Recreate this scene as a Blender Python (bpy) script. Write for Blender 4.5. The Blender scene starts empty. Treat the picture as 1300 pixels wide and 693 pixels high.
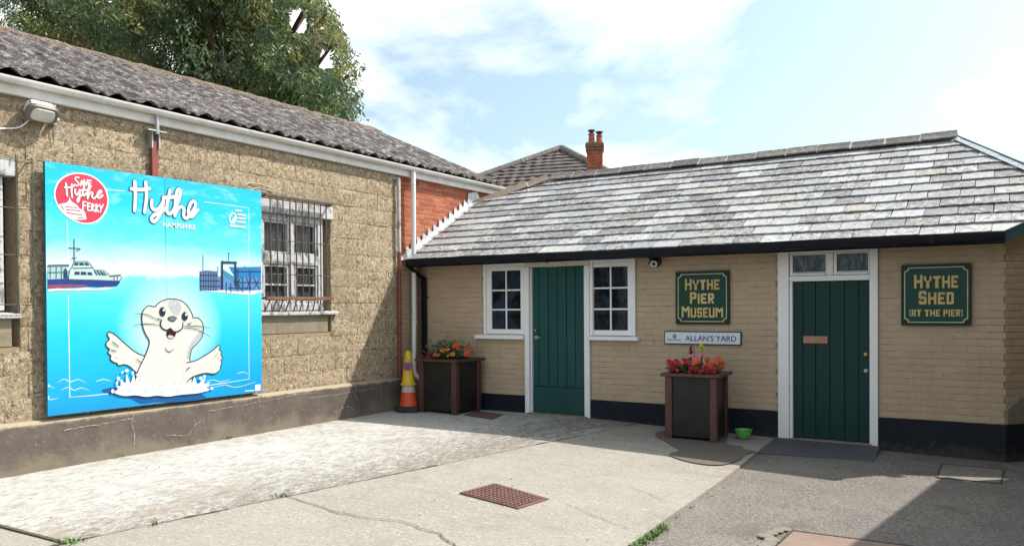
import bpy, bmesh, math, random
from mathutils import Vector, Matrix, noise as mnoise

rnd = random.Random(7)
S = bpy.context.scene
COL = S.collection
PI = math.pi
R = math.radians

# ------------------------------------------------------------------ camera
CAM_H = 1.52
cam_d = bpy.data.cameras.new('camera')
cam = bpy.data.objects.new('camera', cam_d)
COL.objects.link(cam)
fw = Vector((-0.52883649, 0.84862078, -0.01321873))
rt = Vector((0.84872295, 0.52879293, -0.00688373))
up = Vector((-0.00114829, 0.0148594, 0.99988893))
cam.matrix_world = Matrix(((rt.x, up.x, -fw.x, 0), (rt.y, up.y, -fw.y, 0), (rt.z, up.z, -fw.z, CAM_H), (0, 0, 0, 1)))
cam_d.sensor_width = 36.0
cam_d.lens = 36.0 * 1028.97 / 1300.0
cam_d.shift_y = (403.48 - 346.5) / 1300.0
cam_d.clip_start = 0.05
cam_d.clip_end = 3000.0
S.camera = cam

# ------------------------------------------------------------------ sun, sky, exposure
SUN_DIR = Vector((0.57, 0.62, 1.0)).normalized()          # towards the sun
EL = math.asin(SUN_DIR.z)
AZ = math.atan2(SUN_DIR.x, SUN_DIR.y)
sun_d = bpy.data.lights.new('sun', 'SUN')
sun_d.energy = 4.9
sun_d.angle = R(0.55)
sun_d.color = (1.0, 0.945, 0.86)
sun = bpy.data.objects.new('sun', sun_d)
sun.rotation_euler = (-SUN_DIR).to_track_quat('-Z', 'Y').to_euler()
sun.location = SUN_DIR * 40
COL.objects.link(sun)

W = bpy.data.worlds.new('World')
S.world = W
W.use_nodes = True
wn, wl = W.node_tree.nodes, W.node_tree.links
wn.clear()
wo = wn.new('ShaderNodeOutputWorld')
bg = wn.new('ShaderNodeBackground')
sky = wn.new('ShaderNodeTexSky')
sky.sky_type = 'NISHITA'
sky.sun_disc = False
sky.sun_elevation = EL
sky.sun_rotation = AZ
sky.altitude = 10
sky.air_density = 1.0
sky.dust_density = 3.2
sky.ozone_density = 0.8
bg.inputs['Strength'].default_value = 0.15
# thin broken cloud, laid on a flat layer overhead
tc = wn.new('ShaderNodeTexCoord')
sep = wn.new('ShaderNodeSeparateXYZ')
wl.new(tc.outputs['Generated'], sep.inputs[0])
def wmath(op, a, b=None):
    n = wn.new('ShaderNodeMath'); n.operation = op
    for i, v in enumerate((a, b)):
        if v is None: continue
        if isinstance(v, (int, float)): n.inputs[i].default_value = v
        else: wl.new(v, n.inputs[i])
    return n.outputs[0]
zz = wmath('MAXIMUM', wmath('ADD', sep.outputs['Z'], 0.22), 0.05)
cx = wmath('DIVIDE', sep.outputs['X'], zz)
cy = wmath('DIVIDE', sep.outputs['Y'], zz)
cmb = wn.new('ShaderNodeCombineXYZ')
wl.new(cx, cmb.inputs[0]); wl.new(cy, cmb.inputs[1])
cmb.inputs[2].default_value = CLOUD_SEED = 3.1
nz = wn.new('ShaderNodeTexNoise')
nz.inputs['Scale'].default_value = 1.35
nz.inputs['Detail'].default_value = 7.0
nz.inputs['Roughness'].default_value = 0.56
nz.inputs['Distortion'].default_value = 0.25
wl.new(cmb.outputs[0], nz.inputs['Vector'])
cr = wn.new('ShaderNodeValToRGB')
cr.color_ramp.elements[0].position = 0.44
cr.color_ramp.elements[1].position = 0.60
wl.new(nz.outputs['Fac'], cr.inputs[0])
cf = wmath('ADD', wmath('MULTIPLY', cr.outputs[0], 0.80), 0.08)
mx = wn.new('ShaderNodeMix'); mx.data_type = 'RGBA'
wl.new(cf, mx.inputs['Factor'])
tint = wn.new('ShaderNodeMix'); tint.data_type = 'RGBA'; tint.blend_type = 'MULTIPLY'      # shifts the sky colour towards pale cyan
tint.inputs['Factor'].default_value = 1
wl.new(sky.outputs[0], tint.inputs['A']); tint.inputs['B'].default_value = (0.97, 1.09, 1.0, 1)
wl.new(tint.outputs['Result'], mx.inputs['A'])
mx.inputs['B'].default_value = (7.4, 7.5, 7.6, 1)
wl.new(mx.outputs['Result'], bg.inputs['Color'])
wl.new(bg.outputs[0], wo.inputs[0])

S.view_settings.view_transform = 'Standard'
S.view_settings.look = 'None'
S.view_settings.gamma = 1.0
S.view_settings.exposure = 0.52

# ------------------------------------------------------------------ materials
MATS = {}
def hexc(r, g, b):
    def f(c):
        c /= 255.0
        return c / 12.92 if c <= 0.04045 else ((c + 0.055) / 1.055) ** 2.4
    return (f(r), f(g), f(b), 1)

class NM:
    """small node helper for one material"""
    def __init__(s, name, base=(.5, .5, .5), rough=.7, metal=0., spec=.5):
        s.m = bpy.data.materials.new(name)
        s.m.use_nodes = True
        s.t = s.m.node_tree
        s.n, s.l = s.t.nodes, s.t.links
        s.b = s.n['Principled BSDF']
        s.b.inputs['Base Color'].default_value = (*base[:3], 1)
        s.b.inputs['Roughness'].default_value = rough
        s.b.inputs['Metallic'].default_value = metal
        s.b.inputs['Specular IOR Level'].default_value = spec
        s.c = None
        s.base = (*base[:3], 1)
        s.h = None
        g = s.n.new('ShaderNodeNewGeometry')
        s.pos = g.outputs['Position']
        MATS[name] = s.m
    def vec(s, scale=(1, 1, 1), rot=(0, 0, 0), src=None):
        mp = s.n.new('ShaderNodeMapping')
        mp.inputs['Scale'].default_value = scale
        mp.inputs['Rotation'].default_value = rot
        s.l.new(src or s.pos, mp.inputs['Vector'])
        return mp.outputs[0]
    def noise(s, scale, detail=4, rough=.55, stretch=(1, 1, 1), rot=(0, 0, 0), dist=0):
        n = s.n.new('ShaderNodeTexNoise')
        n.inputs['Scale'].default_value = scale
        n.inputs['Detail'].default_value = detail
        n.inputs['Roughness'].default_value = rough
        n.inputs['Distortion'].default_value = dist
        s.l.new(s.vec(stretch, rot), n.inputs['Vector'])
        return n.outputs['Fac']
    def voro(s, scale, stretch=(1, 1, 1), feature='F1', out='Distance', rand=1.0):
        n = s.n.new('ShaderNodeTexVoronoi')
        n.feature = feature
        n.inputs['Scale'].default_value = scale
        n.inputs['Randomness'].default_value = rand
        s.l.new(s.vec(stretch), n.inputs['Vector'])
        return n.outputs[out]
    def rand(s):
        a = s.n.new('ShaderNodeObjectInfo').outputs['Random']
        b = s.n.new('ShaderNodeNewGeometry').outputs['Random Per Island']
        return s.math('FRACT', s.math('ADD', a, b), 0)
    def ramp(s, f, a, b, va=0., vb=1.):
        n = s.n.new('ShaderNodeMapRange')
        n.inputs['From Min'].default_value = a
        n.inputs['From Max'].default_value = b
        n.inputs['To Min'].default_value = va
        n.inputs['To Max'].default_value = vb
        s.l.new(f, n.inputs['Value'])
        return n.outputs[0]
    def math(s, op, a, b):
        n = s.n.new('ShaderNodeMath'); n.operation = op
        for i, v in enumerate((a, b)):
            if isinstance(v, (int, float)): n.inputs[i].default_value = v
            else: s.l.new(v, n.inputs[i])
        return n.outputs[0]
    def sepz(s, axis='Z', src=None):
        n = s.n.new('ShaderNodeSeparateXYZ')
        s.l.new(src or s.pos, n.inputs[0])
        return n.outputs[axis]
    def mix(s, fac, col, blend='MIX'):
        """lay colour col over what is there by factor fac"""
        n = s.n.new('ShaderNodeMix'); n.data_type = 'RGBA'; n.blend_type = blend
        if isinstance(fac, (int, float)): n.inputs['Factor'].default_value = fac
        else: s.l.new(fac, n.inputs['Factor'])
        if s.c is None: n.inputs['A'].default_value = s.base
        else: s.l.new(s.c, n.inputs['A'])
        if isinstance(col, (tuple, list)): n.inputs['B'].default_value = (*col[:3], 1)
        else: s.l.new(col, n.inputs['B'])
        s.c = n.outputs['Result']
        return s
    def crv(s, f, stops):
        n = s.n.new('ShaderNodeValToRGB')
        e = n.color_ramp.elements
        while len(e) < len(stops): e.new(0.5)
        for k, (p, c) in enumerate(stops):
            e[k].position = p; e[k].color = (*c[:3], 1)
        s.l.new(f, n.inputs[0])
        s.c = n.outputs[0]
        return s
    def var(s, amount=.15):
        """lightness shift per object"""
        r = s.ramp(s.rand(), 0, 1, 1 - amount, 1 + amount)
        n = s.n.new('ShaderNodeMix'); n.data_type = 'RGBA'; n.blend_type = 'MULTIPLY'
        n.inputs['Factor'].default_value = 1
        if s.c is None: n.inputs['A'].default_value = s.base
        else: s.l.new(s.c, n.inputs['A'])
        s.l.new(r, n.inputs['B'])
        s.c = n.outputs['Result']
        return s
    def bump(s, h, strength=.5, dist=.01):
        n = s.n.new('ShaderNodeBump')
        n.inputs['Strength'].default_value = strength
        n.inputs['Distance'].default_value = dist
        s.l.new(h, n.inputs['Height'])
        if s.h is not None: s.l.new(s.h, n.inputs['Normal'])
        s.h = n.outputs[0]
        return s
    def rough(s, f, a, b):
        s.l.new(s.ramp(f, 0, 1, a, b), s.b.inputs['Roughness'])
        return s
    def done(s):
        if s.c is not None: s.l.new(s.c, s.b.inputs['Base Color'])
        if s.h is not None: s.l.new(s.h, s.b.inputs['Normal'])
        return s.m

def flat(name, base, rough=.6, metal=0., var=.12, scale=12., spec=.5):
    m = NM(name, base, rough, metal, spec)
    d = tuple(c * (1 - var * 2) for c in base[:3])
    m.mix(m.ramp(m.noise(scale, 5), .35, .7), d)
    return m.done()

def mk_materials():
    # rough exposed-aggregate concrete block
    m = NM('block_concrete', (.53, .41, .268), .95, 0, .2)
    m.mix(m.ramp(m.noise(3.1, 6, .7), .38, .66), (.44, .335, .215))
    m.mix(m.ramp(m.noise(24, 6, .84), .50, .56, 0, .9), (.70, .605, .47))
    t = m.math('ADD', m.noise(19, 8, .86, dist=.8), m.ramp(m.rand(), 0, 1, -.02, .02))
    m.mix(m.ramp(t, .515, .56, 0, .92), (.19, .145, .10))
    m.mix(m.ramp(m.noise(30, 6, .84), .555, .60, 0, .9), (.07, .053, .036))
    m.mix(m.ramp(m.noise(.9, 5, .65), .50, .70, 0, .4), (.25, .19, .125))
    m.mix(m.ramp(m.noise(1.7, 6, .7, stretch=(1, 1, .4)), .60, .68, 0, .35), (.58, .53, .45))
    m.var(.11)
    m.bump(m.noise(21, 8, .86), 1.0, .036).bump(m.noise(46, 4, .75), .8, .014)
    m.done()
    m = NM('block_mortar', (.42, .325, .21), .95, 0, .2)
    m.mix(m.ramp(m.noise(24, 6, .8), .48, .58), (.34, .28, .20))
    m.mix(m.ramp(m.noise(20, 6, .8), .55, .62), (.12, .095, .065))
    m.bump(m.noise(24, 7, .8), 1.0, .04); m.done()
    # plinth render
    m = NM('plinth_render', (.098, .082, .072), .9, 0, .25)
    m.mix(m.ramp(m.noise(3.2, 6, .65), .42, .66), (.135, .112, .095))
    m.mix(m.ramp(m.noise(26, 5, .7), .60, .68, 0, .7), (.30, .26, .20))
    low = m.math('ADD', m.sepz('Z'), m.ramp(m.noise(2.6, 5, .7), .3, .7, -.16, .16))
    m.mix(m.ramp(low, .16, .02, 0, .75), (.20, .168, .125))
    top = m.math('ADD', m.sepz('Z'), m.ramp(m.noise(5, 5, .7), .3, .7, -.03, .03))
    m.mix(m.ramp(top, .425, .455, 0, .8), (.36, .30, .22))
    m.bump(m.noise(24, 6, .7), .5, .012); m.done()
    m = NM('sill_concrete', (.24, .205, .15), .9, 0, .25)
    m.mix(m.ramp(m.noise(8, 5), .4, .7), (.17, .14, .10))
    m.bump(m.noise(40, 4), .4, .006); m.done()
    # old fibre cement sheets
    m = NM('fibre_cement', (.085, .074, .075), .95, 0, .2)
    m.mix(m.ramp(m.noise(7, 8, .84, stretch=(.5, 1.2, .5)), .45, .56, 0, .9), (.20, .178, .172))
    m.mix(m.ramp(m.noise(14, 8, .87, stretch=(.5, 1.2, .5)), .53, .58, 0, .92), (.43, .395, .38))
    m.mix(m.ramp(m.noise(10, 8, .87, stretch=(.5, 1.2, .5), dist=.4), .53, .58, 0, .92), (.028, .022, .022))
    m.mix(m.ramp(m.noise(25, 6, .85), .59, .63, 0, .7), (.34, .315, .30))
    m.bump(m.noise(18, 8, .84), 1.0, .03); m.done()
    m = NM('ridge_moss', (.20, .15, .11), .95, 0, .2)
    m.mix(m.ramp(m.noise(22, 6, .75), .40, .6), (.10, .075, .055))
    m.mix(m.ramp(m.noise(48, 4, .75), .55, .65), (.40, .35, .29))
    m.bump(m.noise(30, 6, .7), 1.0, .03); m.done()
    # white plastic, weathered
    m = NM('white_gutter', (.70, .70, .685), .45)
    m.mix(m.ramp(m.noise(5, 6, .7), .46, .72, 0, .7), (.52, .48, .42))
    m.mix(m.ramp(m.noise(30, 5, .7), .60, .70, 0, .5), (.30, .26, .21)); m.done()
    m = NM('peeling_white', (.47, .47, .48), .7)
    m.mix(m.ramp(m.noise(14, 6, .75, stretch=(1, 1, .35)), .50, .58), (.17, .165, .16))
    m.mix(m.ramp(m.noise(40, 4, .7), .58, .66), (.14, .13, .12))
    m.bump(m.noise(30, 4), .5, .005); m.done()
    m = NM('white_paint', (.80, .80, .80), .42)
    m.mix(m.ramp(m.noise(3, 5, .6), .45, .75, 0, .5), (.70, .70, .69))
    m.bump(m.noise(60, 3, stretch=(1, 1, .15)), .12, .002); m.done()
    m = NM('cream_paint', (.66, .60, .48), .5)
    m.mix(m.ramp(m.noise(4, 5), .4, .7), (.58, .52, .40)); m.done()
    # painted brick of the museum
    m = NM('painted_brick', (.46, .352, .245), .7, 0, .3)
    m.mix(m.ramp(m.noise(1.5, 5, .6), .40, .70), (.41, .315, .208))
    m.mix(m.ramp(m.noise(9, 6, .75, stretch=(1, 1, 2.5)), .58, .68, 0, .5), (.29, .222, .155))
    m.mix(m.ramp(m.noise(20, 5, .75, stretch=(.6, 1, 1.6)), .66, .71, 0, .75), (.17, .125, .085))
    m.mix(m.ramp(m.noise(2.2, 6, .7, stretch=(2.2, 1, .35)), .58, .68, 0, .35), (.30, .245, .175))
    m.mix(m.ramp(m.noise(.8, 5, .65), .50, .66, 0, .35), (.50, .40, .27))
    m.var(.04)
    m.bump(m.noise(26, 6, .7), .6, .012); m.done()
    m = NM('painted_joint', (.42, .325, .215), .8, 0, .3)
    m.mix(m.ramp(m.noise(2.6, 6, .75, stretch=(1, 1, 5)), .48, .60, 0, .9), (.155, .115, .078))
    m.bump(m.noise(40, 4), .4, .006); m.done()
    m = NM('navy_plinth', (.008, .011, .019), .6, 0, .2)
    m.mix(m.ramp(m.noise(3, 5), .45, .75, 0, .8), (.018, .022, .03))
    m.mix(m.ramp(m.noise(30, 5, .7), .62, .72, 0, .35), (.05, .05, .05))
    m.mix(m.ramp(m.math('ADD', m.sepz('Z'), m.ramp(m.noise(6, 6, .75), .3, .7, -.12, .12)), .0, -.12, 0, .6), (.075, .065, .052))
    m.bump(m.noise(30, 5, .6), .4, .008); m.done()
    # red brick
    m = NM('red_brick', (.40, .115, .035), .85, 0, .3)
    m.crv(m.rand(), [(0, (.29, .07, .038)), (.35, (.36, .098, .05)), (.7, (.41, .14, .075)), (.9, (.21, .052, .034)), (1, (.33, .11, .07))])
    m.mix(m.ramp(m.noise(20, 6, .7), .45, .7, 0, .6), (.30, .075, .03))
    m.mix(m.ramp(m.noise(60, 4, .7), .62, .7, 0, .5), (.55, .40, .28))
    m.bump(m.noise(70, 5), .5, .006); m.done()
    m = NM('brick_mortar', (.40, .29, .18), .95)
    m.mix(m.ramp(m.noise(25, 5), .4, .65), (.28, .19, .12)); m.done()
    m = NM('chimney_brick', (.33, .09, .045), .9)
    m.mix(m.ramp(m.noise(9, 6, .7), .42, .6), (.20, .055, .035))
    m.mix(m.ramp(m.noise(22, 4, .7), .56, .64), (.42, .24, .15)); m.done()
    m = NM('chimney_cap', (.20, .10, .06), .9)
    m.mix(m.ramp(m.noise(12, 6, .7), .42, .6), (.10, .07, .05)); m.done()
    # slates
    m = NM('slate', (.3, .3, .3), .5, 0, .5)
    rd = m.rand()
    m.crv(rd, [(0, (.21, .21, .22)), (.15, (.30, .30, .31)), (.45, (.37, .37, .375)), (.72, (.42, .419, .41)), (.84, (.40, .37, .335)), (.9, (.27, .29, .31)), (1, (.22, .21, .205))])
    rd2 = m.math('FRACT', m.math('MULTIPLY', rd, 7.31), 0)
    rd3 = m.math('FRACT', m.math('MULTIPLY', rd, 13.77), 0)
    t = m.math('ADD', m.noise(11, 8, .82), m.ramp(rd2, 0, 1, -.12, .06))
    m.mix(m.ramp(t, .50, .55, 0, .85), (.50, .505, .51))
    t2 = m.math('ADD', m.noise(15, 8, .84, dist=.6), m.ramp(rd3, 0, 1, -.07, .07))
    m.mix(m.ramp(t2, .50, .56, 0, .88), (.10, .095, .092))
    m.mix(m.ramp(m.noise(27, 6, .82), .56, .61, 0, .8), (.085, .08, .078))
    m.mix(m.ramp(m.noise(31, 6, .8), .58, .63, 0, .8), (.50, .50, .48))
    m.mix(m.ramp(m.noise(5, 6, .7, stretch=(2.6, .5, .5)), .58, .70, 0, .4), (.15, .145, .14))
    m.bump(m.noise(16, 6, .7), .6, .012)
    m.rough(m.noise(15, 5), .45, .65); m.done()
    m = NM('ridge_tile', (.115, .105, .10), .8, 0, .3)
    m.mix(m.ramp(m.noise(14, 6, .75), .45, .62), (.22, .205, .19))
    m.mix(m.ramp(m.noise(36, 4, .75), .56, .66), (.38, .36, .32))
    m.var(.25); m.bump(m.noise(40, 4), .5, .006); m.done()
    m = NM('hip_tile', (.25, .19, .15), .85, 0, .3)
    m.mix(m.ramp(m.noise(18, 6, .75), .45, .62), (.16, .125, .10))
    m.mix(m.ramp(m.noise(36, 4, .75), .58, .66), (.40, .35, .29))
    m.var(.2); m.bump(m.noise(40, 4), .5, .006); m.done()
    m = NM('pale_mortar', (.50, .46, .40), .9); m.mix(m.ramp(m.noise(30, 4), .4, .7), (.35, .31, .26)); m.done()
    m = NM('lead', (.36, .38, .41), .42, .35)
    m.mix(m.ramp(m.noise(10, 5, .7), .42, .66), (.55, .57, .60))
    m.mix(m.ramp(m.noise(26, 5, .7), .58, .68), (.22, .23, .25)); m.bump(m.noise(18, 4), .5, .01); m.done()
    # background roof tiles
    m = NM('brown_tile', (.085, .074, .074), .85, 0, .3)
    m.mix(m.ramp(m.noise(3.5, 6, .7), .40, .62), (.13, .108, .102))
    m.mix(m.ramp(m.noise(9, 5, .7), .52, .66), (.075, .065, .062)); m.done()
    flat('house_wall', (.42, .36, .28), .9)
    m = NM('terracotta', (.42, .10, .055), .8); m.mix(m.ramp(m.noise(16, 4), .4, .7), (.28, .07, .045)); m.done()
    flat('black_metal', (.012, .013, .016), .38, 0, .2)
    flat('black_gutter', (.006, .008, .015), .45, 0, .2, 6, .16)
    m = NM('maroon_iron', (.22, .045, .03), .6)
    m.mix(m.ramp(m.noise(16, 6, .75, stretch=(1, 1, .4)), .52, .64), (.10, .035, .025))
    m.mix(m.ramp(m.noise(9, 6, .8, stretch=(1, 1, .3)), .66, .70), (.50, .44, .40)); m.done()
    flat('galvanised', (.42, .43, .44), .5, .5)
    m = NM('rusty_steel', (.20, .10, .05), .85)
    m.mix(m.ramp(m.noise(22, 5, .7), .4, .65), (.12, .05, .03)); m.done()
    m = NM('grille_steel', (.075, .068, .062), .7, .2)
    m.mix(m.ramp(m.noise(18, 5, .7), .5, .68), (.20, .11, .06)); m.done()
    m = NM('mesh_steel', (.06, .075, .055), .7, .2); m.done()
    # glass
    m = NM('dark_glass', (.004, .007, .012), .05, 0, .22)
    m.mix(m.ramp(m.noise(2.2, 4, .6, stretch=(1.6, 1, .7), dist=1.2), .50, .60, 0, .9), (.016, .034, .056))  # bluish blotches put vague reflections into the pane colour
    m.mix(m.ramp(m.noise(6, 5, .7, stretch=(2, 1, .5), dist=1.5), .60, .66, 0, .6), (.06, .075, .09)); m.done()
    m = NM('sooty_glass', (.022, .024, .028), .28, 0, .5)
    m.mix(m.ramp(m.noise(7, 5, .7, stretch=(1, 7, .4)), .44, .62), (.065, .068, .072)); m.done()
    m = NM('transom_glass', (.018, .03, .045), .08, 0, .4)
    m.mix(m.ramp(m.noise(6, 6, .7, stretch=(2.2, 1, 1)), .47, .60), (.085, .12, .16))  # blue and pale patches are painted reflections of buildings
    m.mix(m.ramp(m.noise(11, 6, .7, stretch=(3, 1, .6)), .58, .64, 0, .7), (.26, .31, .36)); m.done()
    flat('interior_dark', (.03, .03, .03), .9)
    # green doors
    m = NM('green_door', (.003, .052, .049), .36, 0, .3)
    m.mix(m.ramp(m.noise(2.2, 5, .6, stretch=(1, 1, .4)), .40, .72), (.005, .070, .064))
    m.mix(m.ramp(m.noise(40, 4, .6, stretch=(1, 1, .08)), .58, .72, 0, .35), (.012, .10, .085))
    m.mix(m.ramp(m.math('ADD', m.sepz('Z'), m.ramp(m.noise(5, 6, .75), .3, .7, -.22, .22)), .22, .02, 0, .55), (.035, .06, .05))
    m.mix(m.ramp(m.noise(17, 6, .8), .66, .70, 0, .6), (.06, .10, .085))
    m.bump(m.noise(55, 4, stretch=(1, 1, .06)), .25, .003); m.done()
    m = NM('dark_green_door', (.002, .034, .033), .33, 0, .2)
    m.mix(m.ramp(m.noise(2.2, 5, .6, stretch=(1, 1, .4)), .42, .72), (.006, .042, .037))
    m.mix(m.ramp(m.math('ADD', m.sepz('Z'), m.ramp(m.noise(5, 6, .75), .3, .7, -.22, .22)), .14, -.06, 0, .5), (.03, .042, .038))
    m.mix(m.ramp(m.noise(17, 6, .8), .67, .71, 0, .5), (.04, .065, .058))
    m.bump(m.noise(55, 4, stretch=(1, 1, .06)), .25, .003); m.done()
    flat('teal_board', (.025, .13, .125), .45)
    flat('brass', (.45, .30, .10), .35, .8)
    flat('copper_plate', (.42, .22, .17), .5, .3)
    # signs
    m = NM('sign_green', (.003, .052, .036), .22, 0, .25)
    m.mix(m.ramp(m.noise(1.6, 4, .6), .42, .68), (.004, .046, .050)); m.done()
    flat('sign_edge', (.004, .030, .017), .4, 0, .12, 12, .25)
    m = NM('sign_gold', (.52, .35, .10), .35, 0, .5)
    m.mix(m.ramp(m.noise(6, 4), .4, .7), (.62, .47, .20)); m.done()
    flat('sign_cream', (.62, .58, .40), .4)
    m = NM('plate_white', (.66, .70, .76), .3); m.mix(m.ramp(m.noise(5, 4), .45, .75), (.58, .63, .70)); m.done()
    flat('plate_navy', (.02, .035, .075), .4)
    flat('plate_blue', (.03, .06, .13), .4)
    # seaside board: printed sky and sea
    m = NM('board_print', (.02, .45, .75), .3, 0, .45)
    zb = m.ramp(m.math('ADD', m.sepz('Z'), m.ramp(m.noise(2.4, 5, .6, stretch=(1, 1, 2.2)), .3, .7, -.05, .05)), .5, 2.96)
    hz = (1.866 - .5) / 2.46
    PK = lambda *c: tuple(k * .86 for k in hexc(*c)[:3])
    m.crv(zb, [(0, PK(24, 144, 204)), (.10, PK(24, 164, 220)), (.30, PK(36, 192, 234)), (.45, PK(72, 210, 238)), (hz - .012, PK(120, 222, 240)),
               (hz + .014, PK(226, 243, 242)), (hz + .06, PK(196, 238, 244)), (hz + .15, PK(96, 216, 240)), (.86, PK(22, 196, 232)), (1, PK(8, 184, 226))])
    cl = m.noise(4.2, 5, .6, stretch=(1, 1, 3.0))
    up_ = m.ramp(m.sepz('Z'), 2.1, 2.5, 0, 1)
    m.mix(m.math('MULTIPLY', m.ramp(cl, .52, .72, 0, .40), up_), PK(190, 238, 246))
    # pale glow printed round the seal's head
    px = m.math('SUBTRACT', m.sepz('Y'), 5.55); pz = m.math('MULTIPLY', m.math('SUBTRACT', m.sepz('Z'), 1.32), 1.05)
    d2 = m.math('SQRT', m.math('ADD', m.math('MULTIPLY', px, px), m.math('MULTIPLY', pz, pz)), 0)
    m.mix(m.ramp(d2, .34, .66, .9, 0), PK(190, 240, 248))
    m.done()
    flat('board_edge', (.03, .16, .24), .5)
    for nm, c in dict(print_seal=(204, 206, 200), print_seal_shade=(172, 180, 184), print_line=(38, 40, 46), print_white=(236, 243, 244), print_foam=(190, 226, 236), print_deep=(20, 92, 158),
                      print_eye=(40, 58, 84), print_mouth=(58, 26, 36), print_tongue=(222, 190, 190), print_nose=(120, 122, 116), print_navy=(38, 66, 142), print_red=(150, 74, 110), print_deck=(168, 206, 210),
                      print_cabin=(196, 226, 222), print_window=(30, 66, 104), print_pile=(96, 132, 176), print_pileline=(44, 46, 84), print_pier=(92, 146, 204), print_gang=(50, 150, 190),
                      print_roof=(36, 130, 196), print_violet=(96, 78, 140), print_outline=(10, 104, 156), print_pink=(218, 58, 88), print_grey=(84, 104, 122)).items():
        flat(nm, tuple(k * (.95 if 'seal' in nm else .78) for k in hexc(*c)[:3]), .35, 0, .05, 8)
    # street furniture
    m = NM('cone_orange', (.62, .075, .02), .5); m.mix(m.ramp(m.noise(14, 5, .7), .5, .7, 0, .7), (.42, .05, .02)); m.done()
    m = NM('cone_yellow', (.62, .42, .02), .5); m.mix(m.ramp(m.noise(14, 5, .7), .5, .7, 0, .7), (.42, .27, .02)); m.done()
    m = NM('cone_white', (.50, .49, .47), .5); m.mix(m.ramp(m.noise(20, 5, .7), .45, .65), (.34, .33, .31)); m.done()
    flat('cone_base', (.03, .034, .04), .8)
    flat('badge_red', (.40, .03, .05), .5); flat('badge_blue', (.04, .06, .28), .5)
    m = NM('mahogany', (.095, .034, .026), .5)
    m.mix(m.ramp(m.noise(8, 6, .65, stretch=(3, 3, .35)), .42, .65), (.058, .022, .018))
    m.bump(m.noise(40, 4, stretch=(3, 3, .2)), .2, .003); m.done()
    m = NM('planter_panel', (.010, .010, .010), .45, 0, .3); m.mix(m.ramp(m.noise(3, 4), .4, .75), (.028, .025, .022)); m.done()
    flat('soil', (.03, .02, .014), .95, 0, .3, 40)
    for nm, c in dict(leaf_green=(.05, .10, .03), leaf_grey=(.14, .19, .12), petal_red=(.45, .012, .022), petal_dark_red=(.20, .008, .02), petal_orange=(.68, .10, .012), petal_amber=(.70, .24, .015),
                      petal_pink=(.60, .16, .24), petal_yellow=(.62, .60, .06), flower_eye=(.05, .012, .01)).items():
        m = NM(nm, c, .6); m.mix(m.ramp(m.noise(40, 3), .4, .7), tuple(k * .6 for k in c)); m.done()
    flat('bowl_green', (.12, .46, .10), .35, 0, .05)
    flat('lamp_white', (.74, .74, .72), .4); flat('lamp_bezel', (.14, .13, .12), .5); flat('lamp_lens', (.60, .58, .52), .3)
    # ground
    m = NM('concrete_slab', (.312, .288, .25), .92, 0, .25)
    m.mix(m.ramp(m.noise(1.3, 6, .6), .38, .70), (.262, .245, .215))
    m.mix(m.ramp(m.noise(48, 5, .8, stretch=(.8, 1.3, 1)), .50, .58, 0, .75), (.195, .172, .145))
    m.mix(m.ramp(m.noise(33, 5, .8, stretch=(.8, 1.3, 1)), .53, .60, 0, .85), (.40, .385, .355))
    m.mix(m.ramp(m.noise(4.2, 7, .75, stretch=(.4, 3.2, 1), rot=(0, 0, .1)), .54, .66, 0, .5), (.24, .212, .178))
    m.mix(m.ramp(m.noise(1.9, 7, .74, stretch=(1, 1.6, 1)), .53, .66, 0, .55), (.225, .192, .155))
    m.mix(m.ramp(m.noise(.55, 5, .6), .50, .68, 0, .35), (.35, .335, .305))
    m.mix(m.ramp(m.noise(6.5, 7, .8), .63, .68, 0, .6), (.17, .145, .118))
    m.mix(m.ramp(m.noise(95, 3, .7), .64, .68, 0, .8), (.09, .075, .06))
    m.bump(m.noise(50, 5, .75), .7, .010).bump(m.noise(7, 6, .65, stretch=(.3, 3.2, 1), rot=(0, 0, .1)), .4, .014); m.done()
    m = NM('worn_white_concrete', (.35, .338, .32), .9, 0, .25)
    edge = m.ramp(m.sepz('X'), -6.7, -5.0, -.06, .085)
    m.mix(m.ramp(m.noise(7, 8, .78, stretch=(1.4, .7, 1)), .42, .55, 0, .85), (.45, .444, .43))
    m.mix(m.ramp(m.noise(15, 7, .8, stretch=(1.1, .45, 1), rot=(0, 0, .35)), .52, .58, 0, .85), (.235, .208, .18))
    m.mix(m.ramp(m.math('ADD', m.noise(2.4, 7, .7, stretch=(1, .6, 1)), edge), .52, .64, 0, .75), (.265, .24, .21))
    m.mix(m.ramp(m.math('ADD', m.noise(24, 6, .82, stretch=(1.3, .7, 1), rot=(0, 0, .3)), edge), .545, .59, 0, .75), (.16, .14, .12))
    m.mix(m.ramp(m.math('ADD', m.noise(11, 8, .86, stretch=(1.2, .5, 1), rot=(0, 0, .3)), edge), .565, .61, 0, .85), (.15, .132, .112))
    m.mix(m.ramp(m.noise(19, 6, .78, stretch=(.8, 1.5, 1)), .55, .66, 0, .5), (.44, .432, .415))
    m.mix(m.ramp(m.noise(1.5, 8, .8), .53, .60, 0, .6), (.26, .222, .182))
    m.mix(m.ramp(m.noise(1.2, 8, .78, stretch=(1, .6, 1)), .56, .62, 0, .6), (.47, .46, .44))
    m.mix(m.ramp(m.noise(40, 5, .8, stretch=(1.2, .5, 1), rot=(0, 0, .3)), .64, .68, 0, .6), (.16, .14, .12))
    m.bump(m.noise(22, 7, .78, stretch=(1.1, .6, 1), rot=(0, 0, .3)), .45, .012); m.done()
    m = NM('asphalt', (.19, .17, .152), .92, 0, .3)
    m.mix(m.ramp(m.noise(1.5, 6, .6), .40, .68), (.125, .115, .108))
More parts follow.
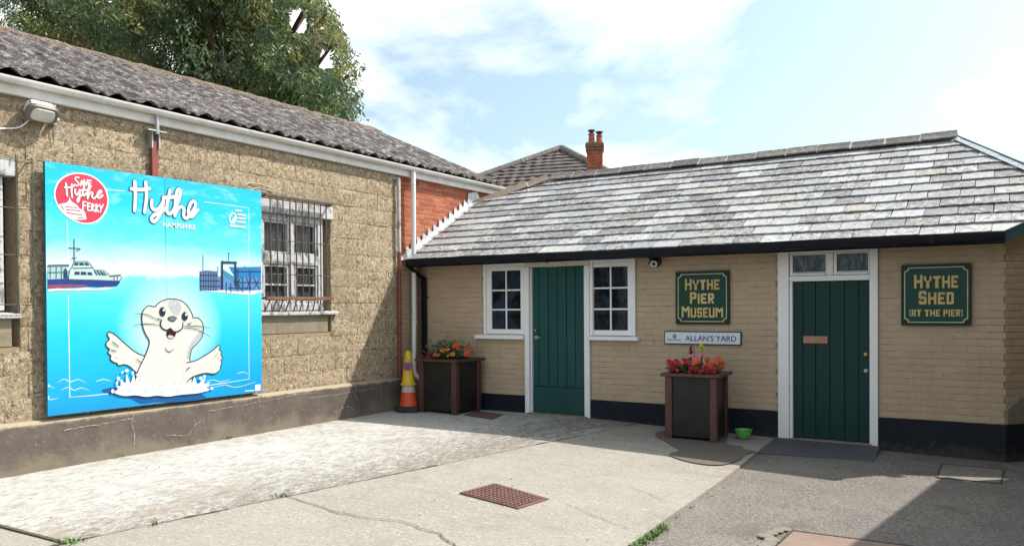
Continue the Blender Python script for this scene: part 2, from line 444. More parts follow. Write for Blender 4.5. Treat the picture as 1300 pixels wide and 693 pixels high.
    m.mix(m.ramp(m.noise(44, 5, .82), .51, .57, 0, .85), (.31, .285, .26))
    m.mix(m.ramp(m.noise(38, 5, .82), .55, .60, 0, .9), (.065, .06, .057))
    m.mix(m.ramp(m.noise(2.2, 7, .74), .54, .64, 0, .65), (.115, .09, .068))
    m.mix(m.ramp(m.noise(1.1, 6, .7), .56, .68, 0, .45), (.22, .205, .185))
    m.bump(m.noise(50, 5, .78), 1.0, .012); m.done()
    flat('joint_dirt', (.10, .082, .062), .95, 0, .3, 30)
    m = NM('wet_concrete', (.12, .104, .088), .6, 0, .4)
    m.mix(m.ramp(m.noise(50, 4, .7), .5, .66), (.15, .125, .10)); m.bump(m.noise(60, 4), .4, .006); m.done()
    m = NM('ramp_black', (.07, .074, .082), .8); m.mix(m.ramp(m.noise(16, 5), .4, .7), (.095, .097, .10)); m.done()
    m = NM('iron_rust', (.17, .085, .07), .8, .1)
    m.mix(m.ramp(m.noise(14, 6, .7), .42, .66), (.10, .05, .042)); m.bump(m.noise(60, 4), .4, .004); m.done()
    m = NM('iron_cover', (.24, .165, .13), .7, .1)
    m.mix(m.ramp(m.noise(5, 6, .65), .42, .66), (.19, .13, .105)); m.bump(m.noise(60, 4), .3, .003); m.done()
    m = NM('slab_cover', (.20, .185, .155), .9); m.mix(m.ramp(m.noise(10, 6, .7), .42, .66), (.14, .13, .11)); m.done()
    m = NM('grass_blade', (.10, .19, .04), .7); m.mix(m.ramp(m.noise(30, 3), .4, .7), (.07, .11, .03)); m.done()
    # tree
    m = NM('gum_leaf', (.075, .105, .040), .45, 0, .5)
    a = m.n.new('ShaderNodeVertexColor'); a.layer_name = 'leaf_tone'
    m.c = a.outputs['Color']
    m.done()
    tl = m.n.new('ShaderNodeBsdfTranslucent'); m.l.new(a.outputs['Color'], tl.inputs['Color'])
    ms_ = m.n.new('ShaderNodeMixShader'); ms_.inputs[0].default_value = .5
    m.l.new(m.b.outputs[0], ms_.inputs[1]); m.l.new(tl.outputs[0], ms_.inputs[2])
    m.l.new(ms_.outputs[0], m.n['Material Output'].inputs['Surface'])
    m = NM('gum_bark', (.16, .085, .055), .85)
    m.mix(m.ramp(m.noise(6, 6, .7, stretch=(1, 1, .4)), .42, .62), (.30, .20, .14)); m.done()
mk_materials()

# ------------------------------------------------------------------ mesh helpers
class MB:
    def __init__(s): s.v, s.f, s.mi = [], [], []
    def add(s, vs, fs, mi=0):
        o = len(s.v)
        s.v += [tuple(v) for v in vs]
        s.f += [tuple(i + o for i in f) for f in fs]
        s.mi += [mi] * len(fs)
        return s
    def box(s, x0, x1, y0, y1, z0, z1, mi=0):
        vs = [(x, y, z) for z in (z0, z1) for y in (y0, y1) for x in (x0, x1)]
        return s.add(vs, [(0, 2, 3, 1), (4, 5, 7, 6), (0, 1, 5, 4), (2, 6, 7, 3), (0, 4, 6, 2), (1, 3, 7, 5)], mi)
    def prism(s, poly, d, mi=0):
        """closed solid: a 3d polygon pushed along vector d"""
        n = len(poly); d = Vector(d)
        vs = [Vector(p) for p in poly] + [Vector(p) + d for p in poly]
        fs = [tuple(range(n)), tuple(range(2 * n - 1, n - 1, -1))]
        fs += [(i, n + i, n + (i + 1) % n, (i + 1) % n) for i in range(n)]
        return s.add(vs, fs, mi)
    def tube(s, path, r, n=8, mi=0, cap=True):
        path = [Vector(p) for p in path]
        if not isinstance(r, (list, tuple)): r = [r] * len(path)
        rings = []
        ref = Vector((0.137, 0.291, 0.947)).normalized()
        for i, p in enumerate(path):
            a = path[max(i - 1, 0)]; b = path[min(i + 1, len(path) - 1)]
            t = (b - a).normalized()
            u = t.cross(ref)
            if u.length < .05: u = t.cross(Vector((1, 0, 0)))
            u.normalize(); w = t.cross(u)
            rings.append([p + (u * math.cos(2 * PI * k / n) + w * math.sin(2 * PI * k / n)) * r[i] for k in range(n)])
        vs = [q for ring in rings for q in ring]
        fs = []
        for i in range(len(path) - 1):
            for k in range(n):
                fs.append((i * n + k, i * n + (k + 1) % n, (i + 1) * n + (k + 1) % n, (i + 1) * n + k))
        if cap:
            fs.append(tuple(range(n - 1, -1, -1))); m = (len(path) - 1) * n
            fs.append(tuple(range(m, m + n)))
        return s.add(vs, fs, mi)
    def lathe(s, prof, c=(0, 0, 0), n=24, mi=0, axis='Z', cap=True):
        vs, fs = [], []
        for (r, h) in prof:
            for k in range(n):
                a = 2 * PI * k / n
                if axis == 'Z': vs.append((c[0] + r * math.cos(a), c[1] + r * math.sin(a), c[2] + h))
                elif axis == 'Y': vs.append((c[0] + r * math.cos(a), c[1] + h, c[2] + r * math.sin(a)))
                else: vs.append((c[0] + h, c[1] + r * math.cos(a), c[2] + r * math.sin(a)))
        for i in range(len(prof) - 1):
            for k in range(n):
                fs.append((i * n + k, i * n + (k + 1) % n, (i + 1) * n + (k + 1) % n, (i + 1) * n + k))
        if cap:
            fs.append(tuple(range(n - 1, -1, -1))); m = (len(prof) - 1) * n
            fs.append(tuple(range(m, m + n)))
        return s.add(vs, fs, mi)
    def sweep(s, prof, p0, p1, side, upv=(0, 0, 1), mi=0, cap=True):
        """profile (a along side, b along upv) carried from p0 to p1"""
        p0, p1, side, upv = Vector(p0), Vector(p1), Vector(side), Vector(upv)
        n = len(prof)
        vs = [p + side * a + upv * b for p in (p0, p1) for a, b in prof]
        fs = [(i, (i + 1) % n, n + (i + 1) % n, n + i) for i in range(n)]
        if cap: fs += [tuple(range(n - 1, -1, -1)), tuple(range(n, 2 * n))]
        return s.add(vs, fs, mi)
    def data(s, name, mats, smooth=False, bevel=0, org=None, fix=True):
        me = bpy.data.meshes.new(name)
        o = Vector(org) if org is not None else None
        me.from_pydata([tuple(Vector(v) - o) for v in s.v] if o is not None else s.v, [], s.f)
        for m in (mats if isinstance(mats, (list, tuple)) else [mats]): me.materials.append(MATS[m])
        for p, i in zip(me.polygons, s.mi): p.material_index = i
        if bevel or fix:
            bm = bmesh.new(); bm.from_mesh(me)
            if fix: bmesh.ops.recalc_face_normals(bm, faces=bm.faces)
            if bevel:
                es = [e for e in bm.edges if len(e.link_faces) == 2 and e.calc_face_angle(0) > .5]
                bmesh.ops.bevel(bm, geom=es, offset=bevel, segments=1, affect='EDGES', clamp_overlap=True)
            bm.to_mesh(me); bm.free()
        if smooth:
            me.polygons.foreach_set('use_smooth', [True] * len(me.polygons))
            if smooth != 'all': me.set_sharp_from_angle(angle=R(38))
        me.update()
        return me
    def build(s, name, mats, parent=None, **k):
        return link(name, s.data(name, mats, org=worg(parent), **k), parent)

WORG = {}
def worg(o):
    return WORG.get(o.name) if o is not None else None
def link(name, me, parent=None, loc=None, rot=None, scale=None):
    o = bpy.data.objects.new(name, me)
    COL.objects.link(o)
    if parent is not None:
        o.parent = parent
        org = WORG[parent.name]
        if loc is not None: o.location = Vector(loc) - org
        WORG[o.name] = Vector(loc) if loc is not None else org
    elif loc is not None: o.location = loc
    if rot is not None: o.rotation_euler = rot
    if scale is not None: o.scale = scale
    return o
def tag(o, label=None, cat=None, group=None, kind=None):
    if label: o['label'] = label
    if cat: o['category'] = cat
    if group: o['group'] = group
    if kind: o['kind'] = kind
    return o
def thing(name, loc, label, cat, group=None):
    o = bpy.data.objects.new(name, None)
    o.empty_display_size = .1
    o.location = loc
    COL.objects.link(o)
    WORG[o.name] = Vector(loc)
    return tag(o, label, cat, group)
def struct(name, mb, mats, **k):
    o = mb.build(name, mats, None, **k)
    o['kind'] = 'structure'
    return o

def gz(x, y):
    """height of the yard: it dips towards the shed door"""
    t = min(1, max(0, (x + 5.2) / 5.0))
    return -.125 * t * (1.15 - .15 * t) if x < 3 else -.125
def grid_sheet(poly, step, dz, edge=.03):
    """sheet following the yard inside a convex polygon, with a skirt"""
    xs = [p[0] for p in poly]; ys = [p[1] for p in poly]
    bm = bmesh.new()
    nx = max(1, int((max(xs) - min(xs)) / step)); ny = max(1, int((max(ys) - min(ys)) / step))
    g = [[bm.verts.new((min(xs) + (max(xs) - min(xs)) * i / nx, min(ys) + (max(ys) - min(ys)) * j / ny, 0)) for j in range(ny + 1)] for i in range(nx + 1)]
    for i in range(nx):
        for j in range(ny): bm.faces.new((g[i][j], g[i + 1][j], g[i + 1][j + 1], g[i][j + 1]))
    n = len(poly)
    area = sum(poly[i][0] * poly[(i + 1) % n][1] - poly[(i + 1) % n][0] * poly[i][1] for i in range(n))
    for i in range(n):
        a = Vector((*poly[i], 0)); b = Vector((*poly[(i + 1) % n], 0))
        d = b - a
        nrm = Vector((d.y, -d.x, 0)) * (1 if area > 0 else -1)
        bmesh.ops.bisect_plane(bm, geom=bm.verts[:] + bm.edges[:] + bm.faces[:], plane_co=a, plane_no=nrm.normalized(), clear_outer=True)
    for v in bm.verts:
        v.co.z = gz(v.co.x, v.co.y) + dz + .006 * mnoise.noise(Vector((v.co.x * .9, v.co.y * .9, 3)))
    if edge:
        be = [e for e in bm.edges if e.is_boundary]
        r = bmesh.ops.extrude_edge_only(bm, edges=be)
        for v in r['geom']:
            if isinstance(v, bmesh.types.BMVert): v.co.z -= edge
    bmesh.ops.recalc_face_normals(bm, faces=bm.faces)
    me = bpy.data.meshes.new('sheet'); bm.to_mesh(me); bm.free()
    if sum(p.normal.z for p in me.polygons) < 0: me.flip_normals()
    return me
def sheet(name, poly, dz, m, step=.3, edge=.03):
    me = grid_sheet(poly, step, dz, edge); me.name = name
    me.materials.append(MATS[m])
    return tag(link(name, me), kind='structure')

# ------------------------------------------------------------------ ground
def ground():
    mb = MB()
    xs = [-400, -120, -40, -20] + [-12 + .5 * i for i in range(33)] + [8, 20, 60, 400]
    ys = [-400, -100, -30, -8] + [-2 + .5 * i for i in range(29)] + [16, 30, 80, 400]
    vs = [(x, y, gz(x, y) - .027 + (.008 * mnoise.noise(Vector((x * .7, y * .7, 0))) if abs(x) < 13 else 0)) for x in xs for y in ys]
    n = len(ys)
    mb.add(vs, [(i * n + j, (i + 1) * n + j, (i + 1) * n + j + 1, i * n + j + 1) for i in range(len(xs) - 1) for j in range(n - 1)])
    struct('ground', mb, 'asphalt', smooth='all')
    JX = lambda y: -5.27 + (y - 2.91) * .145             # joint between the worn strip and the slab
    sheet('worn_concrete_strip', [(-7.85, 2.945), (JX(2.945) - .004, 2.945), (JX(9.98) - .004, 9.98), (-7.85, 9.98)], 0, 'worn_white_concrete')
    sheet('front_concrete_slab', [(-7.85, -3), (JX(2.93) - .01, -3), (JX(2.93) - .01, 2.92), (-7.85, 2.92)], -.004, 'concrete_slab')
    sheet('yard_concrete_slab', [(JX(-3) + .004, -3), (-2.12, -3), (-2.21, 5), (-2.30, 7.4), (-2.47, 9.93), (JX(9.93) + .004, 9.93)], .002, 'concrete_slab')
    j = MB()
    for y0, y1 in ((-3, 9.93),):
        k = 260
        vs = []
        for i in range(k + 1):
            y = y0 + (y1 - y0) * i / k; x = JX(y); w = max(.001, .010 + .020 * mnoise.noise(Vector((0, y * 2.2, 1))) + .012 * mnoise.noise(Vector((0, y * 11, 4)))); x += .010 * mnoise.noise(Vector((2, y * 6, 1)))
            vs += [(x - w, y, gz(x, y) + .0045), (x + w, y, gz(x, y) + .0085)]
        j.add(vs, [(2 * i, 2 * i + 1, 2 * i + 3, 2 * i + 2) for i in range(k)])
    vs = [(-7.85, 2.90, .008), (-5.27, 2.90, .008), (-5.27, 2.965, .008), (-7.85, 2.965, .008)]
    j.add([(x, y, .006) for x, y in ((-7.84, 2.915), (JX(2.93) - .03, 2.915), (JX(2.93) - .03, 2.945), (-7.84, 2.945))], [(0, 1, 2, 3)])
    struct('slab_joint', j, 'joint_dirt')
    # the long crack across the slab, and lesser ones
    def crack(pts, w, name='slab_crack'):
        out = []
        for (a, b) in zip(pts, pts[1:]):
            for q in range(9):
                t = q / 9; x = a[0] + (b[0] - a[0]) * t; y = a[1] + (b[1] - a[1]) * t
                o = .035 * mnoise.noise(Vector((x * 6, y * 6, 2))) + .015 * mnoise.noise(Vector((x * 21, y * 21, 5)))
                out.append((x + o * .5, y + o))
        mb = MB(); vs = []
        for i, (x, y) in enumerate(out):
            ww = w * (.55 + .9 * abs(mnoise.noise(Vector((x * 9, y * 9, 8))))) * min(1, .25 + 5 * min(i, len(out) - 1 - i) / len(out))
            a = out[max(i - 1, 0)]; b = out[min(i + 1, len(out) - 1)]
            d = Vector((b[0] - a[0], b[1] - a[1])).normalized()
            vs += [(x - d.y * ww, y + d.x * ww, gz(x, y) + .012), (x + d.y * ww, y - d.x * ww, gz(x, y) + .012)]
        mb.add(vs, [(2 * i, 2 * i + 1, 2 * i + 3, 2 * i + 2) for i in range(len(out) - 1)])
        struct(name, mb, 'joint_dirt')
    crack([(-5.19, 4.54), (-5.01, 4.58), (-4.66, 4.54), (-4.32, 4.46), (-4.04, 4.49), (-3.81, 4.57), (-3.49, 4.49), (-3.18, 4.34), (-3.0, 4.24), (-2.8, 4.05)], .007)
    crack([(-3.15, 5.75), (-2.9, 5.62), (-2.6, 5.45), (-2.25, 5.3)], .003)
    crack([(-2.95, 6.6), (-2.7, 6.45), (-2.4, 6.2)], .003)
    # dark wet stain under the right-hand planter
    me = bpy.data.meshes.new('wet_patch')
    pts = [(-3.74, 9.30), (-3.62, 9.05), (-3.45, 8.86), (-3.25, 8.62), (-3.12, 8.42), (-3.12, 8.12), (-2.85, 7.90), (-2.60, 7.86), (-2.47, 7.98), (-2.42, 8.30), (-2.45, 8.62), (-2.40, 8.86), (-2.55, 8.92), (-2.62, 9.06), (-2.80, 9.12), (-2.90, 9.4), (-3.0, 9.6), (-3.7, 9.6)]
    fine = smooth_loop([(x, y) for x, y in pts], 5)
    mb = MB(); mb.add([(x, y, gz(x, y) + .0125) for x, y in fine], [tuple(range(len(fine)))])
    o = mb.build('wet_patch', 'wet_concrete'); tri(o); o['kind'] = 'structure'
    # dark ramp at the shed door
    mb = MB()
    mb.add([(-2.49, 9.985, -.068), (-1.32, 9.985, -.078), (-1.27, 9.22, -.122), (-2.46, 8.88, -.078), (-2.49, 9.985, -.12), (-1.32, 9.985, -.12), (-1.27, 9.22, -.17), (-2.46, 8.88, -.15)],
           [(0, 1, 2, 3), (0, 3, 7, 4), (3, 2, 6, 7), (2, 1, 5, 6)])
    struct('door_ramp', mb, 'ramp_black')

def tri(o):
    bm = bmesh.new(); bm.from_mesh(o.data)
    bmesh.ops.triangulate(bm, faces=bm.faces[:])
    bm.to_mesh(o.data); bm.free()
def smooth_loop(p, k=4, closed=True):
    """Catmull-Rom through 2d or 3d points"""
    n = len(p); out = []
    rng = range(n) if closed else range(n - 1)
    for i in rng:
        if closed: q = [p[(i + d) % n] for d in (-1, 0, 1, 2)]
        else: q = [p[max(i - 1, 0)], p[i], p[i + 1], p[min(i + 2, n - 1)]]
        for s_ in range(k):
            t = s_ / k
            out.append(tuple(.5 * ((2 * q[1][c]) + (-q[0][c] + q[2][c]) * t + (2 * q[0][c] - 5 * q[1][c] + 4 * q[2][c] - q[3][c]) * t * t + (-q[0][c] + 3 * q[1][c] - 3 * q[2][c] + q[3][c]) * t ** 3) for c in range(len(p[0]))))
    if not closed: out.append(tuple(p[-1]))
    return out
ground()

# ------------------------------------------------------------------ masonry pieces
def rough_piece(name, L, H, D, nx, nz, amp, mat, seed, chamf=.008):
    """a unit of masonry: face in the local x-z plane looking to -y, uneven face, chamfered arrises"""
    bm = bmesh.new(); g = []
    for j in range(nz + 1):
        row = []
        for i in range(nx + 1):
            x = -L / 2 + L * i / nx; z = -H / 2 + H * j / nz
            e = (i in (0, nx)) or (j in (0, nz))
            n = mnoise.noise(Vector((x * 9 + seed * 7.3, z * 9, seed * 3.1))) + .6 * mnoise.noise(Vector((x * 24 + seed, z * 24, seed)))
            y = amp * n + (chamf if e else 0)
            if e:
                k = .35 * chamf * mnoise.noise(Vector((x * 30, z * 30, seed * 5)))
                x += k; z += k
            row.append(bm.verts.new((x, y, z)))
        g.append(row)
    for j in range(nz):
        for i in range(nx): bm.faces.new((g[j][i], g[j][i + 1], g[j + 1][i + 1], g[j + 1][i]))
    be = [e for e in bm.edges if e.is_boundary]
    r = bmesh.ops.extrude_edge_only(bm, edges=be)
    for v in r['geom']:
        if isinstance(v, bmesh.types.BMVert): v.co.y = D
    bmesh.ops.recalc_face_normals(bm, faces=bm.faces)
    me = bpy.data.meshes.new(name); bm.to_mesh(me); bm.free()
    fr = [p for p in me.polygons if abs(p.normal.y) > .7]
    if fr and sum(p.normal.y for p in fr) > 0: me.flip_normals()
    me.materials.append(MATS[mat])
    me.polygons.foreach_set('use_smooth', [True] * len(me.polygons))
    me.set_sharp_from_angle(angle=R(50))
    return me
def courses(a0, a1, z0, z1, L, H, holes, keep=None, joint=.01, bond=.5, minl=.045, vj=None):
    """list of (a_centre, z_centre, length, course height): running bond on a strip with openings cut out"""
    out = []; row = 0; z = z0
    while z < z1 - .02:
        h = min(H, z1 - z); zc = z + h / 2
        cuts = sorted((max(a0, h0), min(a1, h1)) for h0, h1, hz0, hz1 in holes if hz0 < zc < hz1 and h1 > a0 and h0 < a1)
        segs = []; a = a0
        for c0, c1 in cuts:
            if c0 > a: segs.append((a, c0))
            a = max(a, c1)
        if a < a1: segs.append((a, a1))
        off = (row % 2) * L * bond
        for s0, s1 in segs:
            k = math.floor((s0 - a0 + off) / L)
            while True:
                p0 = max(s0, a0 - off + k * L); p1 = min(s1, a0 - off + (k + 1) * L)
                if p0 >= s1 - 1e-6: break
                if p1 - p0 > minl and (keep is None or keep((p0 + p1) / 2, zc)):
                    out.append(((p0 + p1) / 2, zc, p1 - p0 - (joint if vj is None else vj), h - joint))
                k += 1
        z += H; row += 1
    return out

# ------------------------------------------------------------------ block building on the left
BX = -7.92                       # face of the blockwork
def left_building():
    B = thing('block_building', (-10.5, 6.5, 0), 'long building of rough tan concrete blocks with a corrugated grey roof, left of the yard', 'building')
    holes = [(6.82, 8.06, 1.2, 2.90), (1.2, 4.0, 1.18, 2.93)]
    # core wall, with the openings left free
    mb = MB(); X0, X1 = -8.16, BX - .008
    def wallbox(y0, y1, z0, z1): mb.box(X0, X1, y0, y1, z0, z1)
    wallbox(-2, 1.2, 0, 3.56); wallbox(1.2, 4.0, 0, 1.18); wallbox(1.2, 4.0, 2.93, 3.56)
    wallbox(4.0, 6.82, 0, 3.56); wallbox(6.82, 8.06, 0, 1.2); wallbox(6.82, 8.06, 2.90, 3.56); wallbox(8.06, 9.47, 0, 3.56)
    mb.build('wall', 'block_mortar', B)

    # unit pieces are scaled; relief is built at true size
    metas = [rough_piece('block', .445, .220, .045, 8, 5, .0075, 'block_concrete', 11 + k, .0045) for k in range(7)]
    for yc, zc, l, h in courses(1.6, 9.47, .47, 3.50, .45, .225, holes, joint=.005):
        if h < .05: continue
        o = link('block', metas[rnd.randrange(7)], B, (BX + rnd.uniform(-.004, .005), yc, zc), (rnd.uniform(-.004, .004), 0, PI / 2 + rnd.uniform(-.008, .008)), (l / .445, 1, h / .220))
    # plinth with a weathered top
    mb = MB()
    n = 40; y0, y1 = -2, 9.46
    prof = lambda y: [(-7.95, -.06), (-7.843 + .006 * mnoise.noise(Vector((y * 1.7, 0, 0))), -.06), (-7.846 + .008 * mnoise.noise(Vector((y * 1.9, 3, 0))), .2), (-7.842 + .006 * mnoise.noise(Vector((y * 2.3, 6, 0))), .445 + .008 * mnoise.noise(Vector((y * 3, 9, 0)))), (-7.89, .476), (-7.95, .482)]
    vs = []; 
    for i in range(n + 1):
        y = y0 + (y1 - y0) * i / n
        vs += [(a, y, b) for a, b in prof(y)]
    fs = [(i * 6 + k, i * 6 + k + 1, (i + 1) * 6 + k + 1, (i + 1) * 6 + k) for i in range(n) for k in range(5)]
    fs += [tuple(range(n * 6, n * 6 + 6)), (5, 4, 3, 2, 1, 0)]
    mb.add(vs, fs); pl = mb.build('plinth', 'plinth_render', B)
    # pale repair lines over cracks in the plinth
    mb = MB()
    def line(pts, w):
        p = smooth_loop(pts, 14, False); vs = []
        for i, (y, z) in enumerate(p):
            j = .012 * mnoise.noise(Vector((y * 14, z * 14, 0))) + .006 * mnoise.noise(Vector((y * 45, z * 45, 0))); y += .010 * mnoise.noise(Vector((y * 20, z * 30, 7)))
            a = p[max(i - 1, 0)]; b = p[min(i + 1, len(p) - 1)]; d = Vector((b[0] - a[0], b[1] - a[1])).normalized()
            ww = .7 * w * (.1 + 2.4 * abs(mnoise.noise(Vector((y * 15, z * 15, 4)))))
            vs += [(-7.8335, y - d.y * ww, z + j + d.x * ww), (-7.8335, y + d.y * ww, z + j - d.x * ww)]
        mb.add(vs, [(2 * i, 2 * i + 1, 2 * i + 3, 2 * i + 2) for i in range(len(p) - 1)])
    line([(4.35, .36), (4.6, .37), (4.95, .38), (5.07, .39)], .004)
    line([(5.08, .42), (5.06, .33), (5.09, .22), (5.08, .12)], .004)
    line([(5.45, .16), (5.6, .14), (5.72, .12), (5.8, .2), (5.9, .26)], .003)
    line([(6.0, .36), (6.3, .37), (6.6, .38), (7.0, .40), (7.4, .42), (7.7, .415)], .003)
    line([(7.55, .36), (7.9, .35), (8.3, .36), (8.9, .37)], .003)
    line([(8.45, .44), (8.43, .3), (8.5, .2), (8.47, .05)], .003)
    line([(8.0, .12), (8.25, .17), (8.42, .1)], .004)
    line([(8.95, .40), (8.97, .25), (8.94, .08)], .003)
    mb.build('crack_filler', 'pale_mortar', pl)
    # ---- the older brick bay past the blockwork
    bx = -7.945
    mb = MB(); mb.box(-8.18, bx - .006, 9.475, 14.0, -.05, 3.56); mb.build('brick_core', 'brick_mortar', B)
    slope = lambda y: 2.24 + .563 * (y - 9.6)
    metas = [rough_piece('brick', .215, .065, .03, 4, 2, .0018, 'red_brick', 40 + k, .004) for k in range(5)]
    for yc, zc, l, h in courses(9.478, 12.3, 2.30, 3.53, .225, .075, [], lambda y, z: z > slope(y) - .12):
        link('brick', metas[rnd.randrange(5)], B, (bx + rnd.uniform(-.002, .003), yc, zc), (0, 0, PI / 2 + rnd.uniform(-.006, .006)), (l / .215, 1, h / .065))
    metas = [rough_piece('painted_brick', .215, .065, .03, 4, 2, .0022, 'painted_brick', 50 + k, .004) for k in range(4)]
    for yc, zc, l, h in courses(9.478, 9.99, 0, 2.30, .225, .075, []):
        link('painted_brick', metas[rnd.randrange(4)], B, (bx + rnd.uniform(-.002, .003), yc, zc), (0, 0, PI / 2 + rnd.uniform(-.006, .006)), (l / .215, 1, h / .065))
    # ---- eaves: fascia, gutter
    mb = MB(); mb.box(-7.93, -7.872, -2, 12.28, 3.515, 3.668); mb.build('fascia', 'white_gutter', B, bevel=.004)
    prof = [(.052 * math.cos(a), .052 * math.sin(a)) for a in [PI + PI * i / 10 for i in range(11)]]
    prof = prof + [(.046 * math.cos(a), .046 * math.sin(a)) for a in [2 * PI - PI * i / 10 for i in range(11)]]
    mb = MB(); mb.sweep(prof, (-7.815, -2, 3.655), (-7.815, 12.33, 3.655), (1, 0, 0)); g = mb.build('gutter', 'white_gutter', B, smooth=True)
    for y in (2.9, 4.75, 6.6, 8.45, 10.3, 12.1):
        mb = MB(); pr = [(a * 1.09, b * 1.09) for a, b in prof[:11]] + [(a * 1.0, b * 1.0) for a, b in prof[11:]]
        mb.sweep(pr, (-7.815, y, 3.6555), (-7.815, y + .055, 3.6555), (1, 0, 0)); mb.build('gutter_joint', 'white_gutter', g, smooth=True)
    # ---- roof: profiled fibre cement sheets
    th = R(24); c, s_ = math.cos(th), math.sin(th)
    ex, ez = -7.775, 3.682                       # lower edge
    pitch = .352
    def profile(t):                              # one roll and three low waves in each pitch
        u = (t / pitch) % 1.0
        roll = max(0, 1 - ((u - .5) / .16) ** 2)
        return .040 * (roll ** .7) + .016 * math.cos(u * 6 * PI) * (1 - roll)
    def roof_sheet(y0, y1, d0, d1, lift):
        ny = max(2, int((y1 - y0) / pitch * 18)); nd = 10
        vs = []
        for i in range(ny + 1):
            y = y0 + (y1 - y0) * i / ny
            for j in range(nd + 1):
                d = d0 + (d1 - d0) * j / nd
                h = profile(y - 3.87 + pitch / 2) + lift - (d - d0) * .0002 + .006 * mnoise.noise(Vector((y * 1.1, d * 1.3, 4)))
                vs.append((ex - d * c + h * s_, y, ez + d * s_ + h * c))
        m = nd + 1
        fs = [(i * m + j, (i + 1) * m + j, (i + 1) * m + j + 1, i * m + j + 1) for i in range(ny) for j in range(nd)]
        o = len(vs); vs2 = [(a - .008 * s_, b, cc - .008 * c) for a, b, cc in vs]
        edge = [i * m for i in range(ny + 1)]
        fs += [(edge[i], o + edge[i], o + edge[i + 1], edge[i + 1]) for i in range(ny)]
        fs += [tuple(o + q for q in reversed(f)) for f in fs[:ny * nd]]
        mb = MB(); mb.add(vs + vs2, fs)
        me = mb.data('roof_sheet', 'fibre_cement', smooth='all', org=WORG[B.name], fix=False)
        return link('roof_sheet', me, B)
    RD = 3.12
    for k in range(14):
        y0 = 12.12 - (k + 1) * pitch * 3; y1 = 12.12 - k * pitch * 3
        if y1 < -1.5: break
        roof_sheet(y0, y1 + .03, 0, 1.60, .012 + .001 * (k % 3)); roof_sheet(y0, y1 + .03, 1.54, RD, .0155 + .0005 * (k % 3))
    rx, rz = ex - RD * c, ez + RD * s_
    mb = MB()
    # far slope, closing gable, near-black filler painted as the shade in the gaps under the sheets
    mb.add([(rx, -1.6, rz - .02), (rx, 12.1, rz - .02), (rx - 3.0, 12.1, rz - 1.36), (rx - 3.0, -1.6, rz - 1.36)], [(0, 1, 2, 3)]); mb.build('back_slope', 'fibre_cement', B)
    mb = MB(); mb.prism([(-8.0, 12.05, 3.5), (rx, 12.05, rz - .05), (rx - 2.9, 12.05, 3.5)], (0, .06, 0)); mb.build('gable', 'brick_mortar', B)
    mb = MB(); mb.box(-13.6, -13.4, -2, 12.1, -.05, 3.6); mb.box(-13.4, -8.18, 13.7, 13.9, -.05, 3.5); mb.build('back_wall', 'block_mortar', B)
    mb = MB(); mb.prism([(-7.90, -1.6, 3.63), (rx, -1.6, rz - .09), (rx, -1.6, rz - .14), (-7.90, -1.6, 3.58)], (0, 13.68, 0)); mb.build('roof_lining', 'interior_dark', B)
    mb = MB(); mb.prism([(-7.90, -1.6, 3.60), (-7.89, -1.6, 3.68), (-7.97, -1.6, 3.735), (-7.97, -1.6, 3.60)], (0, 13.68, 0)); mb.build('eaves_filler', 'interior_dark', B)
    # mossy ridge, in pieces
    k = 0; y = 12.14
    while y > -1.5:
        L = .62; n = 7; mbk = MB(); vs = []
        for i in range(n + 1):
            yy = y - L * i / n
            for q in range(7):
                a = PI * q / 6
                rr = .115 * (1 + .35 * mnoise.noise(Vector((yy * 5, q * .9, 2))))
                vs.append((rx + rr * math.cos(a), yy, rz - .03 + rr * math.sin(a) * .85))
        mbk.add(vs, [(i * 7 + q, i * 7 + q + 1, (i + 1) * 7 + q + 1, (i + 1) * 7 + q) for i in range(n) for q in range(6)])
        mbk.build('ridge_cap', 'ridge_moss', B, smooth='all'); y -= L - .01
    # ---- the barred window
    def sub(mb, name, m, par, **kw): return mb.build(name, m, par, **kw)
    fx = -7.955
    mb = MB()
    mb.box(-8.06, fx, 6.85, 6.93, 1.50, 2.72); mb.box(-8.06, fx, 7.86, 7.95, 1.50, 2.72)       # jambs
    mb.box(-8.058, fx - .004, 6.93, 7.86, 2.64, 2.72); mb.box(-8.058, fx - .004, 6.93, 7.86, 1.50, 1.585)
    mb.box(-8.058, fx - .003, 6.93, 7.86, 2.09, 2.215)                                         # transom
    mb.box(-8.055, fx - .006, 7.375, 7.435, 2.215, 2.64); mb.box(-8.055, fx - .006, 7.365, 7.445, 1.585, 2.09)
    win = mb.build('barred_window', 'peeling_white', B, bevel=.005)
    win['label'] = 'old white window with peeling paint behind rusty security bars'
    def sash(y0, y1, z0, z1, w, midbar):
        mb = MB(); x0, x1 = -8.045, fx - .018
        mb.box(x0, x1, y0, y0 + w, z0, z1); mb.box(x0, x1, y1 - w, y1, z0, z1)
        mb.box(x0 + .002, x1 - .002, y0 + w, y1 - w, z0, z0 + w); mb.box(x0 + .002, x1 - .002, y0 + w, y1 - w, z1 - w, z1)
        if midbar: mb.box(x0 + .004, x1 - .004, y0 + w, y1 - w, midbar - .011, midbar + .011)
        mb.build('sash', 'peeling_white', win, bevel=.003)
        zs = [z0 + w] + ([midbar] if midbar else []) + [z1 - w]
        for a, b in zip(zs, zs[1:]):
            mb = MB(); mb.box(-8.03, -8.022, y0 + w, y1 - w, a, b); mb.build('pane', 'sooty_glass', win)
    sash(6.935, 7.372, 2.218, 2.638, .03, None); sash(7.438, 7.856, 2.218, 2.638, .03, None)
    sash(6.935, 7.362, 1.588, 2.088, .035, 1.825); sash(7.448, 7.856, 1.588, 2.088, .035, 1.825)
    mb = MB(); mb.box(-8.05, -7.90, 6.83, 8.10, 2.722, 2.885); mb.build('lintel', 'peeling_white', win, bevel=.006)
